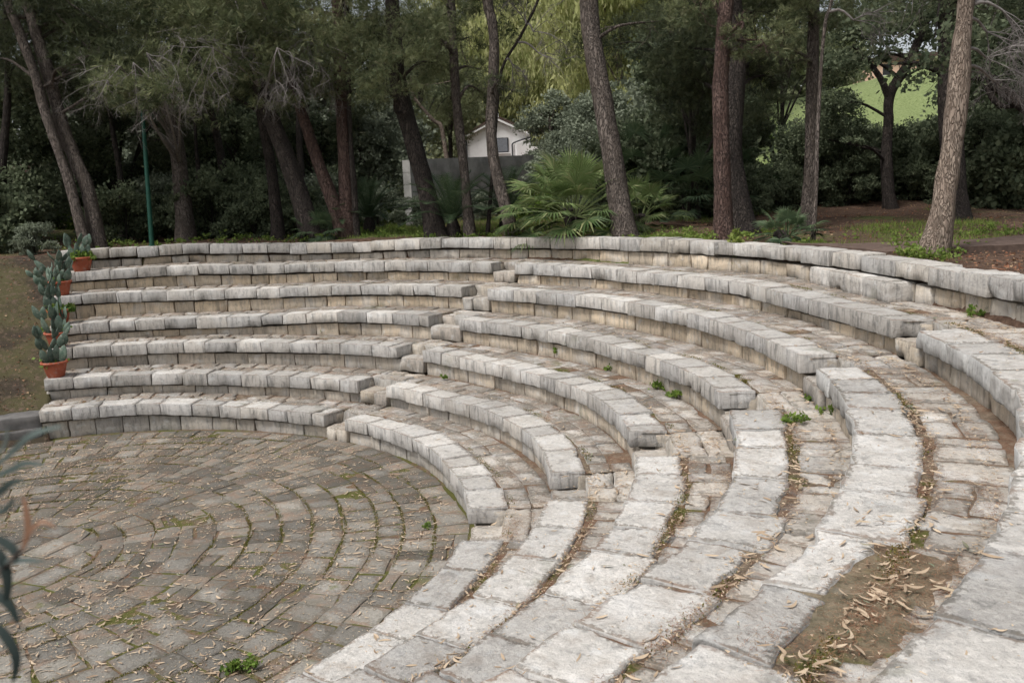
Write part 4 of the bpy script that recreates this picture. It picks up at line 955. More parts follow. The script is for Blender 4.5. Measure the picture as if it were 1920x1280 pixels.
mb.build('shutter', M['shutter'], wn, smooth=False)
mb = MB(); boxl(mb, O, ex, ey, -.70, .88, -.12, -.005, 5.93, 6.0); mb.build('sill', M['white_wall'], wn, smooth=False)
mb = MB(); q = lambda x, z: O*[1, 1, 0]+ex*x-ey*.12+np.array([0, 0, z])
tube(mb, smooth_path([q(2.75, 7.12), q(2.0, 6.95), q(1.35, 6.75), q(1.1, 6.6), q(1.08, 6.2), q(1.08, 3.5)], 22), .055, 8); mb.build('gutter_pipe', M['dark_metal'], h)
mb = MB(); tube(mb, smooth_path([q(-2.45, 7.1), q(-2.4, 6.9), q(-2.4, 3)], 8), .045, 8); mb.build('downpipe', M['dark_metal'], h)
mb = MB(); prism(mb, O, ex, ey, [(1.3, 2.5), (3.3, 2.5), (3.3, 6.2), (1.3, 6.55)], -1.6, -.14); mb.build('side_wing', M['white_wall'], h, smooth=False)

a = at(789, 405, 31.5); b = at(1005, 400, 36.5); dirx = unit((b-a)*[1, 1, 0]); diry = np.array([-dirx[1], dirx[0], 0]); L = np.linalg.norm((b-a)[:2])
cw = empty('concrete_wall', (a[0], a[1], gz(a)), 'grey weathered concrete retaining wall below the white house', 'wall')
z1 = at(767, 300, 31.5)[2]; z2 = at(1000, 291, 36.5)[2]
mb = MB(); nn = 8
for i in range(nn):
    x0, x1 = L*i/nn, L*(i+1)/nn-.012; zt = z1+(z2-z1)*i/nn; zt2 = z1+(z2-z1)*(i+1)/nn
    V = [a*[1, 1, 0]+dirx*x+diry*y+np.array([0, 0, z]) for (x, y, z) in ((x0, 0, 2), (x1, 0, 2), (x1, .3, 2), (x0, .3, 2), (x0, 0, zt), (x1, 0, zt2), (x1, .3, zt2), (x0, .3, zt))]
    mb.add(V, [(3, 2, 1, 0), (4, 5, 6, 7), (0, 1, 5, 4), (1, 2, 6, 5), (2, 3, 7, 6), (3, 0, 4, 7)], (.45+.1*random.random(), 0, 0))
mb.build('wall_panel', M['concrete'], cw, smooth=False)
mb = MB()
for i in range(6): boxl(mb, a, dirx, diry, -.40, -.01, -.02, .34, 2.4+i*(z1-2.4)/6, 2.4+(i+1)*(z1-2.4)/6-.012, (.7+.3*random.random(), 0, 0))
mb.build('block_pier', M['concrete'], cw, smooth=False)

def block_house(px, py, D, w, zb, zt, depth, mat1, mat2, zs, label, name='rendered_building', turn=0.0):
    O, ex, ey = frame(px, py, D, turn); zg = gz(O)
    h = empty(name, (O[0], O[1], zg), label, 'building')
    mb = MB(); boxl(mb, O, ex, ey, -w/2, w/2, 0, depth, zb, zs); mb.build('ground_floor_wall', mat1, h, smooth=False)
    mb = MB(); boxl(mb, O, ex, ey, -w/2+.004, w/2-.004, .004, depth-.004, zs, zt); mb.build('upper_wall', mat2, h, smooth=False)
    mb = MB(); prism(mb, O, ex, ey, [(-w/2-.3, zt), (w/2+.3, zt), (w/2-1, zt+.8), (-w/2+1, zt+.8)], -.3, depth+.3); mb.build('roof', M['roof'], h, smooth=False)
    for i in range(max(1, int(w/2.2))):
        x = -w/2+1.0+i*2.2
        mb = MB(); boxl(mb, O, ex, ey, x, x+.9, -.03, .04, zs+.5, zs+1.7); wd = mb.build('window', M['dark_metal'], h, smooth=False)
        mb = MB(); boxl(mb, O, ex, ey, x-.08, x+.98, -.09, -.035, zs+.4, zs+.48); mb.build('sill', M['white_wall'], wd, smooth=False)
    return h
block_house(118, 400, 46, 7, 1.5, 5.0, 6, M['white_wall'], M['pink_wall'], 4.1, 'pink and white building seen through the leaves at the far left')
block_house(285, 380, 52, 8, 1.5, 7.5, 6, M['pink_wall'], M['pink_wall'], 4.4, 'pale pink building glimpsed behind the green post')
block_house(1712, 150, 104, 9, 9, 15.2, 7, M['white_wall'], M['pink_wall'], 13.2, 'pale house on the crest above the bright meadow')

# green post
a, b = at(285, 462, 21.6), at(267, 205, 21.6); zg = gz(a); d = unit(b-a); a = a+d*((zg-.1-a[2])/d[2])
t = empty('lamp_post', (a[0], a[1], zg), 'slim dark green metal post rising into the foliage on the left', 'lamp post')
mb = MB(); tube(mb, smooth_path([a, a+d*1.2, b], 8), [.058, .052, .045], 14); mb.build('pole', M['green_paint'], t)
mb = MB(); tube(mb, [a+d*.02, a+d*.25], [.085, .075], 14); mb.build('base_collar', M['green_paint'], t)
mb = MB(); tube(mb, [b, b+d*.03, b+d*.06], [.055, .055, .02], 12); mb.build('cap', M['green_paint'], t)
# path behind the wall on the right
fe = [(1440, 459), (1540, 466), (1640, 471), (1740, 466), (1850, 461), (2050, 452)]; be = [(1440, 455), (1540, 456), (1640, 454), (1740, 451), (1850, 446), (2050, 432)]
zt = 2.955
def clear(p, r0):
    r = math.hypot(p[0], p[1]); return p if r > r0 else np.array([p[0]*r0/r, p[1]*r0/r, p[2]])
fp = np.array([clear(p, 11.90) for p in smooth_path([at_z(x, y, zt) for x, y in fe], 30)]); bp_ = np.array([clear(p, 12.0) for p in smooth_path([at_z(x, y, zt) for x, y in be], 30)])
mb = MB(); V = np.concatenate([fp, bp_, fp-[0, 0, .16], bp_-[0, 0, .16]]); V[:, 2] += fbm(V*3, 77)*.008; n = 30
F = [(i, i+1, n+i+1, n+i) for i in range(n-1)]+[(2*n+i, 2*n+i+1, i+1, i) for i in range(n-1)]+[(n+i, n+i+1, 3*n+i+1, 3*n+i) for i in range(n-1)]
mb.add(V, F, (.5, 0, 0)); tag(mb.build('path', M['path'], smooth=False), 'low reddish brown path edge behind the wall on the right', None, kind='structure')
# line of white stones
t = empty('stone_edging', tuple(at(1700, 384, 27)[:2])+(gz(at(1700, 384, 27)),), 'short row of whitewashed stones on the ground in the dark wood', 'stones')
mb = MB()
for i in range(11):
    c = at(1676+i*6.6, 382, 27); z = gz(c)-.03; s = random.uniform(.04, .075)
    stone(mb, [(c[0]-s, c[1]-s), (c[0]+s, c[1]-s), (c[0]+s, c[1]+s), (c[0]-s, c[1]+s)], z, z+random.uniform(.08, .14), cell=.04, rnd=.04)
mb.build('stones', M['white_wall'], t)

# ------------------------------------------------------------------ potted prickly pears at the left end of the tiers
def pad(mb, base, up, nrm, h, w, th=.018, tint=.5):
    up = unit(up); nrm = unit(nrm-up*np.dot(nrm, up)); sd = np.cross(up, nrm); nu, nv = 14, 9; V = []
    for i in range(nu+1):
        f = i/nu; ww = w*(math.sin(math.pi*f**.82)**.75)*.5+.006; cz = base+up*h*f+nrm*(.03*math.sin(f*2.5))
        for j in range(nv*2):
            p = j*math.pi/nv; V.append(cz+sd*ww*math.cos(p)+nrm*th*math.sin(p)*math.sin(math.pi*max(.04, min(.96, f)))**.4)
    n2 = nv*2; idx = np.arange((nu+1)*n2).reshape(nu+1, n2); j = np.roll(idx, -1, 1)
    mb.add(V, np.stack([idx[:-1], j[:-1], j[1:], idx[1:]], -1).reshape(-1, 4), (tint, 0, 0))
    return base+up*h, up, nrm
def grow(t, base, up, nrm, h, depth):
    mb = MB(); w = h*random.uniform(.40, .5)
    pad(mb, base, up, nrm, h, w, .014+.01*depth/3, random.random()); mb.build('pad', M['cactus'], t)
    if depth > 0:
        sd = np.cross(unit(up), unit(nrm))
        for q in random.sample([-1, 0, 1], random.choice([1, 1, 2, 2])):
            a = q*random.uniform(.35, .75)+random.uniform(-.15, .15); d = unit(up*math.cos(a)+sd*math.sin(a)+np.array([0, 0, .45])); b = base+unit(up)*h*(.95-.12*abs(q))+sd*math.sin(a)*w*.42
            grow(t, b, d, nrm+rng.normal(0, .35, 3), h*random.uniform(.72, .95), depth-1)
def potted(px, k, th, rad, label, hgt, tall, weeds, seed, lean=0, name='potted_cactus', cactus=True):
    random.seed(seed); global rng; rng = np.random.default_rng(seed)
    r = float(fr(k, 2.45)); c2 = pol(r+.27, th); z = float(tz(k, th))+.002; c = np.array([c2[0], c2[1], z])
    t = empty(name, c, label, 'potted cactus' if cactus else 'potted plant'); H = hgt
    prof = [(0, .0), (.60, 0), (.63, .02), (.80, .55), (.90, .84), (1.0, .85), (1.03, .88), (1.03, .97), (1.0, 1.0), (.90, 1.0), (.88, .93), (.86, .86)]
    mb = MB(); n = 40; V = []
    for (q, zz) in prof:
        for j in range(n): V.append(c+np.array([math.cos(j*6.2832/n)*q*rad, math.sin(j*6.2832/n)*q*rad, zz*H]))
    idx = np.arange(len(prof)*n).reshape(-1, n); j = np.roll(idx, -1, 1); F = np.stack([idx[:-1], j[:-1], j[1:], idx[1:]], -1).reshape(-1, 4)
    mb.add(V[:5*n], F[:n*4], (.5, 0, 0)); pt = mb.build('pot', M['terracotta'], t)
    mb = MB(); mb.add(V[4*n:], F[n*4:]-4*n, (.6, 0, 0)); mb.build('rim', M['terracotta'], pt)
    mb = MB(); V = [c+np.array([0, 0, H*.9])]+[c+np.array([math.cos(j*6.2832/n)*.88*rad, math.sin(j*6.2832/n)*.88*rad, H*.87]) for j in range(n)]
    mb.add(V, [(0, 1+j, 1+(j+1) % n) for j in range(n)], (.5, 0, 0)); mb.build('soil', M['soil'], t)
    top = c+np.array([0, 0, H*.86])
    view = unit((CAM-c)*[1, 1, 0]); sd = np.cross([0, 0, 1.], view)
    if cactus:
        for i in range(4 if tall < 3 else 3):
            o = (i-1.5)*.08; grow(t, top+sd*o+view*rng.uniform(-.06, .06), unit(np.array([0, 0, 1])+sd*(o*2.2+lean)), view+rng.normal(0, .5, 3), random.uniform(.29, .37), random.choice([max(1, tall-1), tall, tall]))
    if weeds:
        mb = MB(); foliage(mb, top+[0, 0, .05], (rad*1.1, rad*1.1, .09), weeds, .07, 'leaf', (.2, 1)); mb.build('weeds', M['leaf_bright'], t, smooth=False)
potted(101, 2, 2.448, .235, 'round terracotta pot with a prickly pear, lowest of the row on the tier ends', .30, 2, 60, 21)
potted(98, 3, 2.452, .225, 'terracotta pot half hidden behind the lowest prickly pear', .30, 1, 60, 22)
potted(94, 4, 2.455, .23, 'terracotta pot of a tall prickly pear with weeds spilling over, middle of the row', .30, 3, 500, 23, lean=0)
potted(97, 5, 2.458, .23, 'terracotta pot partly hidden behind the tall prickly pear, fourth up the tier ends', .30, 2, 200, 24)
potted(126, 6, 2.425, .26, 'topmost terracotta pot, weeds and small prickly pear against the parapet end', .32, 1, 900, 25)
random.seed(99); rng = np.random.default_rng(99)

# ------------------------------------------------------------------ leaf litter, needles, moss
LT = np.linspace(0, 1, 6)
def leaf_batch(mb, P, yaw, L, W, curl, bend, tones, tilt=None):
    n = len(P); c, s = np.cos(yaw), np.sin(yaw); V = np.zeros((n, 12, 3))
    for i, f in enumerate(LT):
        w = W*math.sin(math.pi*(.04+.92*f))**.8*.5; x = (f-.5)*L; y = bend*L*(f-.5)**2*4*.25; z = curl*L*((f-.5)**2*4)*.3
        for q in (0, 1):
            yy = y+(w if q else -w); zz = z+(np.abs(w)*.5 if q else 0)
            if tilt is not None: zz = zz+(x+L/2)*tilt
            V[:, i*2+q, 0] = P[:, 0]+x*c-yy*s; V[:, i*2+q, 1] = P[:, 1]+x*s+yy*c; V[:, i*2+q, 2] = P[:, 2]+zz
    F = np.array([(2*i, 2*i+2, 2*i+3, 2*i+1) for i in range(5)])
    mb.add(V.reshape(-1, 3), (F[None]+np.arange(n)[:, None, None]*12).reshape(-1, 4), np.repeat(tones, 12, 0))
def crumb_tones(n): return np.c_[np.clip(rng.beta(2.6, 1.1, n), 0, 1), (rng.random(n) < .05)*rng.random(n), rng.random(n)]
def litter_tones(n): return np.c_[np.clip(rng.beta(2.2, 1.5, n), 0, 1), (rng.random(n) < .06)*rng.random(n), rng.random(n)]
mb = MB()
# floor
N = 9000; r = 5.5*np.sqrt(rng.random(N)); th = rng.uniform(-.6, 3.5, N); P = np.c_[r*np.cos(th), r*np.sin(th), np.full(N, .012)]
dn = fbm(P*1.1, 61, 3); keep = dn+rng.normal(0, .45, N) > -.05; P = P[keep]; n = len(P)
L = .03+.08*rng.random(n)**1.6; leaf_batch(mb, P, rng.uniform(0, 6.28, n), L, L*rng.uniform(.13, .22, n), rng.uniform(.02, .35, n), rng.uniform(-.8, .8, n), litter_tones(n))
# treads
for k in range(1, 7):
    for (a, b, dens) in ((TH_END, stair(k, 0)[1], 7), (stair(k, 0)[1], stair(k, 0)[0], 16), (stair(k, 0)[0], stair(k, 1)[1], 10), (stair(k, 1)[1], stair(k, 1)[0], 80), (stair(k, 1)[0], -.6, 75)):
        R = float(fr(k, (a+b)/2)); n = int((a-b)*R*dens)
        th = rng.uniform(b, a, n); pick = rng.random(n)
        w = np.where(pick < .5, .515+rng.normal(0, .045, n), np.where(pick < .75, .90-np.abs(rng.normal(0, .08, n)), rng.uniform(.03, .9, n)))
        rr = np.array([float(fr(k, x)) for x in th])+w; z = np.array([float(tz(k, x)) for x in th])+.008
        P = np.c_[rr*np.cos(th), rr*np.sin(th), z]; keep = (rr < np.array([float(fr(k+1, x)) for x in th])+.04) & (fbm(P*2.0, 63, 2)+rng.normal(0, .4, n) > -.15); P = P[keep]; n = len(P)
        if not n: continue
        L = .03+.085*rng.random(n)**1.6; leaf_batch(mb, P, rng.uniform(0, 6.28, n), L, L*rng.uniform(.13, .24, n), rng.uniform(.02, .4, n), rng.uniform(-.8, .8, n), litter_tones(n))
# piles in the bare patch in front and beside it
for (px, py, k, s, cnt) in ((1660, 1115, 5, .16, 26), (1700, 1095, 5, .14, 22), (1640, 970, 5, .12, 18), (1520, 1240, 5, .12, 22), (1720, 1040, 5, .2, 20), (1260, 880, 4, .1, 10), (1405, 1070, 4, .1, 10), (960, 1190, 2, .1, 10), (1350, 835, 4, .1, 25)):
    c = at_z(px, py, HT[k]+.01); P = c+rng.normal(size=(cnt, 3))*[s, s, 0]; P[:, 2] = HT[k]+.008+rng.random(cnt)*.03
    L = rng.uniform(.035, .095, cnt); leaf_batch(mb, P, rng.uniform(0, 6.28, cnt), L, L*rng.uniform(.13, .22, cnt), rng.uniform(.05, .45, cnt), rng.uniform(-.8, .8, cnt), litter_tones(cnt), rng.uniform(-.05, .15, cnt))
tag(mb.build('leaf_litter', M['litter']), 'dry curled tan eucalyptus leaves scattered over the stones', 'fallen leaves', kind='stuff')
mb = MB()     # crumbs of leaf and bark
N = 70000; r = 5.55*np.sqrt(rng.random(N)); th = rng.uniform(-.6, 3.5, N); P = np.c_[r*np.cos(th), r*np.sin(th), np.full(N, .013)]
P = P[(fbm(P*1.4, 65, 3)+rng.normal(0, .5, N) > .1)]
Q = []
for k in range(1, 7):
    for (a, b, dens) in ((TH_END, .55, 110), (.55, -.55, 500)):
        R = RT[k]; n = int((a-b)*R*dens); th = rng.uniform(b, a, n); pick = rng.random(n)
        w = np.where(pick < .45, .51+rng.normal(0, .06, n), np.where(pick < .8, .93-np.abs(rng.normal(0, .07, n)), rng.uniform(.02, .9, n)))
        rr = np.interp(th, _tab[k][:, 0], _tab[k][:, 1])+R+w; Q.append(np.c_[rr*np.cos(th), rr*np.sin(th), np.interp(th, _tab[k][:, 0], _tab[k][:, 2])+HT[k]+.006])
P = np.concatenate([P]+Q); n = len(P); d = rv(n)*[1, 1, .2]; s = (.006+.034*rng.random(n)**1.8)[:, None]; e = rv(n)*[1, 1, .4]
V = np.stack([P, P+d*s, P+d*s*.5+e*s*.6], 1).reshape(-1, 3); mb.add(V, np.arange(n*3).reshape(n, 3), np.repeat(crumb_tones(n), 3, 0))
tag(mb.build('leaf_crumbs', M['litter'], smooth=False), 'fine crumbs of leaf and bark on the paving', 'leaf debris', kind='stuff')
mb = MB()     # pine needles in the joints
Q = []
for k in range(1, 7):
    for (a, b, dens) in ((TH_END, .9, 70), (.9, .5, 400), (.5, -.55, 1900)):
        R = RT[k]; n = int((a-b)*R*dens); th = rng.uniform(b, a, n); pick = rng.random(n)
        w = np.where(pick < .35, .53+rng.normal(0, .05, n), np.where(pick < .65, .95-np.abs(rng.normal(0, .10, n)), rng.uniform(.42, .92, n)))
        rr = np.interp(th, _tab[k][:, 0], _tab[k][:, 1])+R+w; p = np.c_[rr*np.cos(th), rr*np.sin(th), np.interp(th, _tab[k][:, 0], _tab[k][:, 2])+HT[k]+.003+rng.random(n)*.008]
        Q.append(p[fbm(p*2.3, 67, 2)+rng.normal(0, .3, n) > .12])
for (px, py, s, cnt) in ((1690, 1130, .22, 700), (1480, 1210, .12, 300), (1700, 1050, .2, 300), (1640, 1170, .15, 300)):
    c = at_z(px, py, HT[5]); p = c+rng.normal(size=(cnt, 3))*[s, s, 0]; p[:, 2] = HT[5]+.002+rng.random(cnt)*.012; Q.append(p)
P = np.concatenate(Q); n = len(P); d = rv(n)*[1, 1, .12]; L = rng.uniform(.02, .07, n)[:, None]; e = unit(np.cross(d, [0, 0, 1.]))*.0013
V = np.stack([P-e, P+e, P+d*L], 1).reshape(-1, 3); mb.add(V, np.arange(n*3).reshape(n, 3), np.repeat(np.c_[rng.random(n), rng.random(n)**3, rng.random(n)], 3, 0))
tag(mb.build('pine_needles', M['needle_litter'], smooth=False), 'rust coloured pine needles lying in the joints', 'pine needles', kind='stuff')
mb = MB()     # moss cushions
Q = []
for k in range(1, 7):
    for (a, b, dens) in ((2.4, 1.0, 120), (1.0, .56, 500), (.5, -.55, 800)):
        R = RT[k]; n = int((a-b)*R*dens); th = rng.uniform(b, a, n); w = .50+rng.normal(0, .03, n)
        rr = np.interp(th, _tab[k][:, 0], _tab[k][:, 1])+R+w; p = np.c_[rr*np.cos(th), rr*np.sin(th), np.interp(th, _tab[k][:, 0], _tab[k][:, 2])+HT[k]-.014+rng.random(n)*.012]
        Q.append(p[fbm(p*1.9, 71, 2)+rng.normal(0, .12, n) > .25])
acc = 0; 
for (r0, w_) in rw_list:
    n = int(r0*4.2*700); th = rng.uniform(-.6, 3.5, n); rr = r0+rng.normal(.004, .014, n); p = np.c_[rr*np.cos(th), rr*np.sin(th), -.010+rng.random(n)*.012]
    Q.append(p[fbm(p*1.3, 73, 3)+rng.normal(0, .15, n) > -.02])
for (px, py, k, s, cnt) in ((1378, 706, 4, .05, 900), (1395, 716, 4, .05, 900), (1362, 700, 4, .04, 400)):
    c = at_z(px, py, HT[k]); p = c+rng.normal(size=(cnt, 3))*[s, s, .0]+[0, 0, .004]; Q.append(p)
for i in range(1200):
    c = at_z(1398+rng.normal()*7, 722+rng.normal()*4, HT[4]); c[2] -= rng.random()*.16; Q.append(c[None])
P = np.concatenate(Q); n = len(P); d = rv(n)*.5+[0, 0, .8]; s = rng.uniform(.006, .017, n)[:, None]; e = unit(np.cross(d, rv(n)))*s*.45
V = np.stack([P-e, P+e, P+d*s], 1).reshape(-1, 3); mb.add(V, np.arange(n*3).reshape(n, 3), np.repeat(np.c_[rng.random(n), rng.random(n)**3, rng.random(n)], 3, 0))
tag(mb.build('moss', M['moss'], smooth=False), 'olive green moss filling the joints between stones', 'moss', kind='stuff')

# weeds rooted in the joints
def weed(p, s, n, label, tone=(.2, 1), mat='leaf_bright', sz=.045, tall=.6):
    t = MB(); foliage(t, np.array(p)+[0, 0, s*.35], (s, s, s*tall), n, sz, 'leaf', tone)
    for _ in range(8): twigs(t, np.array(p), unit(rng.normal(0, .6, 3)+[0, 0, 1]), s*1.0, 0, .003, 0, 2)
    o = t.build('weed', M[mat], loc=[float(x) for x in p], smooth=False); tag(o, label, 'weed')
for (px, py, k, s, n, lab) in ((1232, 728, 3, .13, 220, 'fern like weed at the foot of the fourth tier, left of a smaller one'), (1268, 744, 3, .11, 160, 'smaller weed just right of the fern like one on the third tread'),
    (946, 985, 0, .12, 200, 'green weed in the corner under the right stairway end block'), (452, 1252, 0, .13, 300, 'bright weed tuft on the paved floor at the bottom of the picture'),
    (1238, 842, 2, .06, 90, 'small weed tuft by the end of the third tier bench'), (1490, 793, 4, .12, 150, 'flat green weed on the fourth tread close to the riser'), (1515, 502, 6, .10, 160, 'weed growing from the parapet where the footing course ends'),
    (1838, 592, 6, .12, 90, 'thin weed at the foot of the parapet on the right'), (1535, 750, 4, .11, 140, 'weed at the riser foot beside the leaf pile on the right'), (1560, 778, 4, .10, 110, 'dull weed against the riser, a step nearer than its neighbour'),
    (832, 708, 2, .05, 60, 'tiny weed at the left end of the third tier riser'), (1046, 664, 3, .08, 100, 'small weed under the fourth tier in the middle wedge'), (1143, 690, 3, .07, 90, 'little weed halfway along the middle wedge riser'), (600, 622, 3, .06, 70, 'tiny weed under the fourth tier on the left'),
    (800, 990, 0, .05, 60, 'speck of green at the foot of the lowest bench')):
    weed(at_z(px, py, HT[k]), s, n, lab)
# weeds and grass along the top of the wall
mb = MB()
for px in range(1180, 2080, 9):
    for _ in range(2):
        D = rng.uniform(11.8, 17) if px > 1450 else rng.uniform(16.2, 21); p = at(px+rng.normal()*8, 450, D); r = math.hypot(p[0], p[1])
        if r < 12.0: p[:2] *= (12.0+rng.random()*.5)/r
        v = fbm(np.array([[p[0]*.9, p[1]*.9, 0]]), 81)[0]
        if v < -.3: continue
        p[2] = gz(p); s = rng.uniform(.10, .26)
        foliage(mb, p+[0, 0, s*.25], (s, s, s*.4), 60, .05, 'leaf', (.2, 1), g=.15)
for px in range(60, 1180, 14):
    D = rng.uniform(18.4, 24) if px > 500 else rng.uniform(21.5, 25); p = at(px, 450, D); r = math.hypot(p[0], p[1])
    if r < 12.0: p[:2] *= (12.1+rng.random()*.5)/r
    p[2] = gz(p); s = rng.uniform(.12, .3); foliage(mb, p+[0, 0, s*.3], (s, s, s*.5), 60, .06, 'leaf', (.0, .7), g=.1)
tag(mb.build('ground_weeds', M['leaf_bright'], smooth=False), 'low green weeds along the outside of the parapet', 'weeds', kind='stuff')
mb = MB()   # bark, cones, twigs and dead needles on the earth
N = 60000; px = rng.uniform(-60, 2000, N); D = 10+26*rng.random(N)**1.3; q_ = np.array([at(a, 400, d) for a, d in zip(px, D)]); r = np.hypot(q_[:, 0], q_[:, 1]); q_ = q_[r > 11.95]
th = rng.uniform(2.5, 3.0, 6000); r = rng.uniform(6.3, 11.9, 6000); q_ = np.r_[q_, np.c_[r*np.cos(th), r*np.sin(th), r*0]]
q_[:, 2] = ground_z(q_[:, 0], q_[:, 1])+.028; n = len(q_); d = rv(n)*[1, 1, .25]; L = (.012+.06*rng.random(n)**3)[:, None]; e = unit(np.cross(d, rv(n)))*L*rng.uniform(.08, .4, n)[:, None]
mb.add(np.stack([q_-e, q_+e, q_+d*L], 1).reshape(-1, 3), np.arange(n*3).reshape(n, 3), np.repeat(np.c_[rng.random(n)*.8, rng.random(n)**3, rng.random(n)], 3, 0))
tag(mb.build('forest_debris', M['needle_litter'], smooth=False), 'fallen bark, twigs and brown needles covering the earth beyond the seats', 'forest litter', kind='stuff')
mb = MB()   # grass blades
N = 30000; px = rng.uniform(640, 2000, N); D = rng.uniform(14, 42, N); P = np.array([at(a, 400, d) for a, d in zip(px, D)]); r = np.hypot(P[:, 0], P[:, 1])
ok = (r > 12.0) & ((fbm(np.c_[P[:, :2]*.35, 0*r], 31) > .02) | ((px > 640) & (px < 810) & (D > 20))); P = P[ok]; P[:, 2] = ground_z(P[:, 0], P[:, 1]); n = len(P)
for q in range(4):
    B = P+rng.normal(size=(n, 3))*[.12, .12, 0]; d = unit(rng.normal(size=(n, 3))*.4+[0, 0, 1]); L = rng.uniform(.05, .16, n)[:, None]; e = unit(np.cross(d, rv(n)))*.007
    mb.add(np.stack([B-e, B+e, B+d*L], 1).reshape(-1, 3), np.arange(n*3).reshape(n, 3), np.repeat(np.c_[rng.random(n), rng.random(n)*.6, rng.random(n)], 3, 0))
tag(mb.build('grass', M['leaf_bright'], smooth=False), 'thin grass growing on the earth beyond the parapet', 'grass', kind='stuff')
# yellow green weed stalk beside the reddish trunk
p = at(1378, 448, 15.6); p[2] = gz(p); m2 = MB()
for i in range(3):
    S = smooth_path([p+rng.normal(0, .06, 3)*[1, 1, 0], p+[.02*i, 0, .3], p+[.06*i-.05, 0, .55-.1*i]], 12); tube(m2, S, .004, 4, (.8, .5, 0))
    foliage(m2, S[7], (.07, .07, .26), 70, .08, 'leaf', (.6, 1), g=.4)
tag(m2.build('tall_weed', M['leaf_bright'], loc=[float(x) for x in p], smooth=False), 'yellow green tall weed at the foot of the rough reddish trunk', 'weed')

# ------------------------------------------------------------------ eucalyptus sapling at the near left edge
def strap(mb, pts, w, tint):
    w = w*.40
    S = smooth_path([at(*p) for p in pts], 16); T = unit(np.gradient(S, axis=0)); sd = unit(np.cross(T, (CAM-S)+rng.normal(0, .1, 3))); f = np.linspace(0, 1, 16)
    W = w*np.sin(np.pi*(.03+.95*f))**.7/2; dn = unit(np.cross(sd, T))*.15
    V = np.stack([S-sd*W[:, None], S+dn*W[:, None], S+sd*W[:, None]], 1).reshape(-1, 3)
    mb.add(V, [(3*i+q, 3*i+3+q, 3*i+4+q, 3*i+1+q) for i in range(15) for q in (0, 1)], tint)
dS = .8
b0 = at(-75, 1000, dS); foot = b0.copy(); rr = math.hypot(foot[0], foot[1]); kk = max([k for k in range(1, 8) if RT[k] < rr] or [0]); foot[2] = HT[min(kk, 6)]
e = empty('eucalyptus_sapling', foot, 'blurred blue green sapling leaves with a withered orange one at the near left edge', 'sapling')
mb = MB(); tube(mb, smooth_path([foot, (foot+at(-90, 1300, dS))/2, at(-80, 1300, dS), at(-60, 1050, dS), at(-40, 880, dS), at(-30, 780, dS)], 30), np.linspace(.006, .0018, 30), 6); mb.build('stem', M['bark_grey'], e)
gz_ = (.5, 0, 0)
for (pts, w, ti) in ((((-40, 900, dS), (20, 850, dS), (60, 815, dS-.02), (118, 798, dS-.04)), .013, (.9, 0, 0)), (((-40, 905, dS), (10, 885, dS), (50, 868, dS), (84, 874, dS)), .014, (.7, 0, 0)),
    (((-50, 960, dS), (-10, 930, dS), (20, 905, dS), (45, 900, dS)), .016, (.3, 0, 0)), (((-50, 1000, dS), (-5, 1010, dS), (25, 1030, dS), (30, 1060, dS)), .02, (.1, 0, 0)),
    (((-60, 1080, dS), (-10, 1060, dS), (40, 1050, dS), (90, 1053, dS)), .014, (.5, 0, 0)), (((-60, 1100, dS), (-20, 1110, dS), (15, 1130, dS), (35, 1170, dS)), .022, (.0, 0, 0)),
    (((-50, 1010, dS), (0, 1040, dS), (14, 1090, dS), (10, 1140, dS)), .022, (.0, 0, 0)), (((-50, 1150, dS), (0, 1180, dS), (30, 1230, dS), (24, 1280, dS)), .022, (.05, 0, 0)),
    (((-30, 860, dS), (-5, 850, dS), (10, 830, dS), (14, 800, dS)), .010, (1, .1, 0)), (((-40, 940, dS), (-5, 960, dS), (16, 950, dS), (26, 930, dS)), .012, (.4, 0, 0))):
    mb = MB(); strap(mb, pts, w, ti); mb.build('leaf', M['euca_branch'], e)
for (pts, w) in ((((40, 1035, dS), (52, 1000, dS), (50, 960, dS), (43, 930, dS)), .014), (((42, 1020, dS), (62, 990, dS), (82, 978, dS), (106, 990, dS)), .009)):
    mb = MB(); strap(mb, pts, w, (.9, 1, 0)); o = mb.build('leaf', M['euca_branch'], e); o['label'] = 'withered orange leaf'
mb = MB(); tube(mb, smooth_path([at(-60, 1100, dS), at(0, 1070, dS), at(40, 1030, dS)], 8), .0022, 4); mb.build('twig', M['bark_grey'], e)

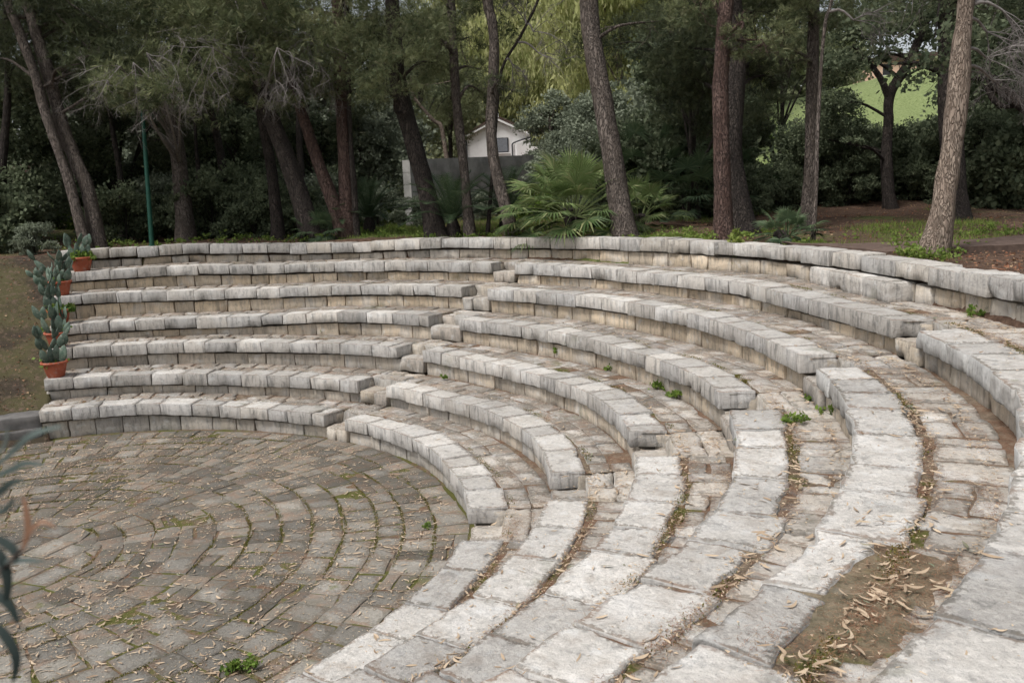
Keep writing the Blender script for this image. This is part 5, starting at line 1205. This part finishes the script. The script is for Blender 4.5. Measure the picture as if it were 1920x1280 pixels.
# remove prototypes nobody used
# ------------------------------------------------------------------ light, sky, camera
sc = bpy.context.scene
w = bpy.data.worlds.new('World'); sc.world = w; w.use_nodes = True; nt = w.node_tree; nt.nodes.clear(); g = NT(nt)
sky = nt.nodes.new('ShaderNodeTexSky'); sky.sky_type = 'NISHITA'; sky.sun_disc = False
SUN_EL, SUN_AZ = math.radians(58), math.radians(200)
sky.sun_elevation = SUN_EL; sky.sun_rotation = SUN_AZ; sky.dust_density = 3.0; sky.air_density = 1.0; sky.ozone_density = 1.0
hs = nt.nodes.new('ShaderNodeHueSaturation'); hs.inputs['Saturation'].default_value = .35; nt.links.new(sky.outputs[0], hs.inputs['Color'])
bg = nt.nodes.new('ShaderNodeBackground'); bg.inputs[1].default_value = .15; nt.links.new(hs.outputs[0], bg.inputs[0])
ow = nt.nodes.new('ShaderNodeOutputWorld'); nt.links.new(bg.outputs[0], ow.inputs[0])
sd = bpy.data.lights.new('sun', 'SUN'); sd.energy = 3.1; sd.angle = math.radians(18); sd.color = (1, .985, .97)
so = bpy.data.objects.new('sun', sd); C.objects.link(so)
sv = Vector((math.sin(SUN_AZ)*math.cos(SUN_EL), math.cos(SUN_AZ)*math.cos(SUN_EL), math.sin(SUN_EL))); so.rotation_euler = sv.to_track_quat('Z', 'Y').to_euler()
cd = bpy.data.cameras.new('camera'); co = bpy.data.objects.new('camera', cd); C.objects.link(co); sc.camera = co
cd.sensor_width = 36; cd.lens = FPX/1920*36; cd.clip_start = .05; cd.clip_end = 3000
from mathutils import Matrix
R3 = Matrix((( _R[0], _U[0], -_F[0]), (_R[1], _U[1], -_F[1]), (_R[2], _U[2], -_F[2])))
co.matrix_world = Matrix.Translation(Vector(CAM)) @ R3.to_4x4()
cd.dof.use_dof = True; cd.dof.focus_distance = 8.5; cd.dof.aperture_fstop = 5.6
sc.view_settings.view_transform = 'Standard'; sc.view_settings.look = 'None'; sc.view_settings.exposure = 0; sc.view_settings.gamma = 1
sc.render.engine = 'CYCLES'; sc.cycles.max_bounces = 4; sc.cycles.diffuse_bounces = 3; sc.cycles.glossy_bounces = 1; sc.cycles.use_adaptive_sampling = True; sc.cycles.adaptive_threshold = .025; sc.cycles.transparent_max_bounces = 4
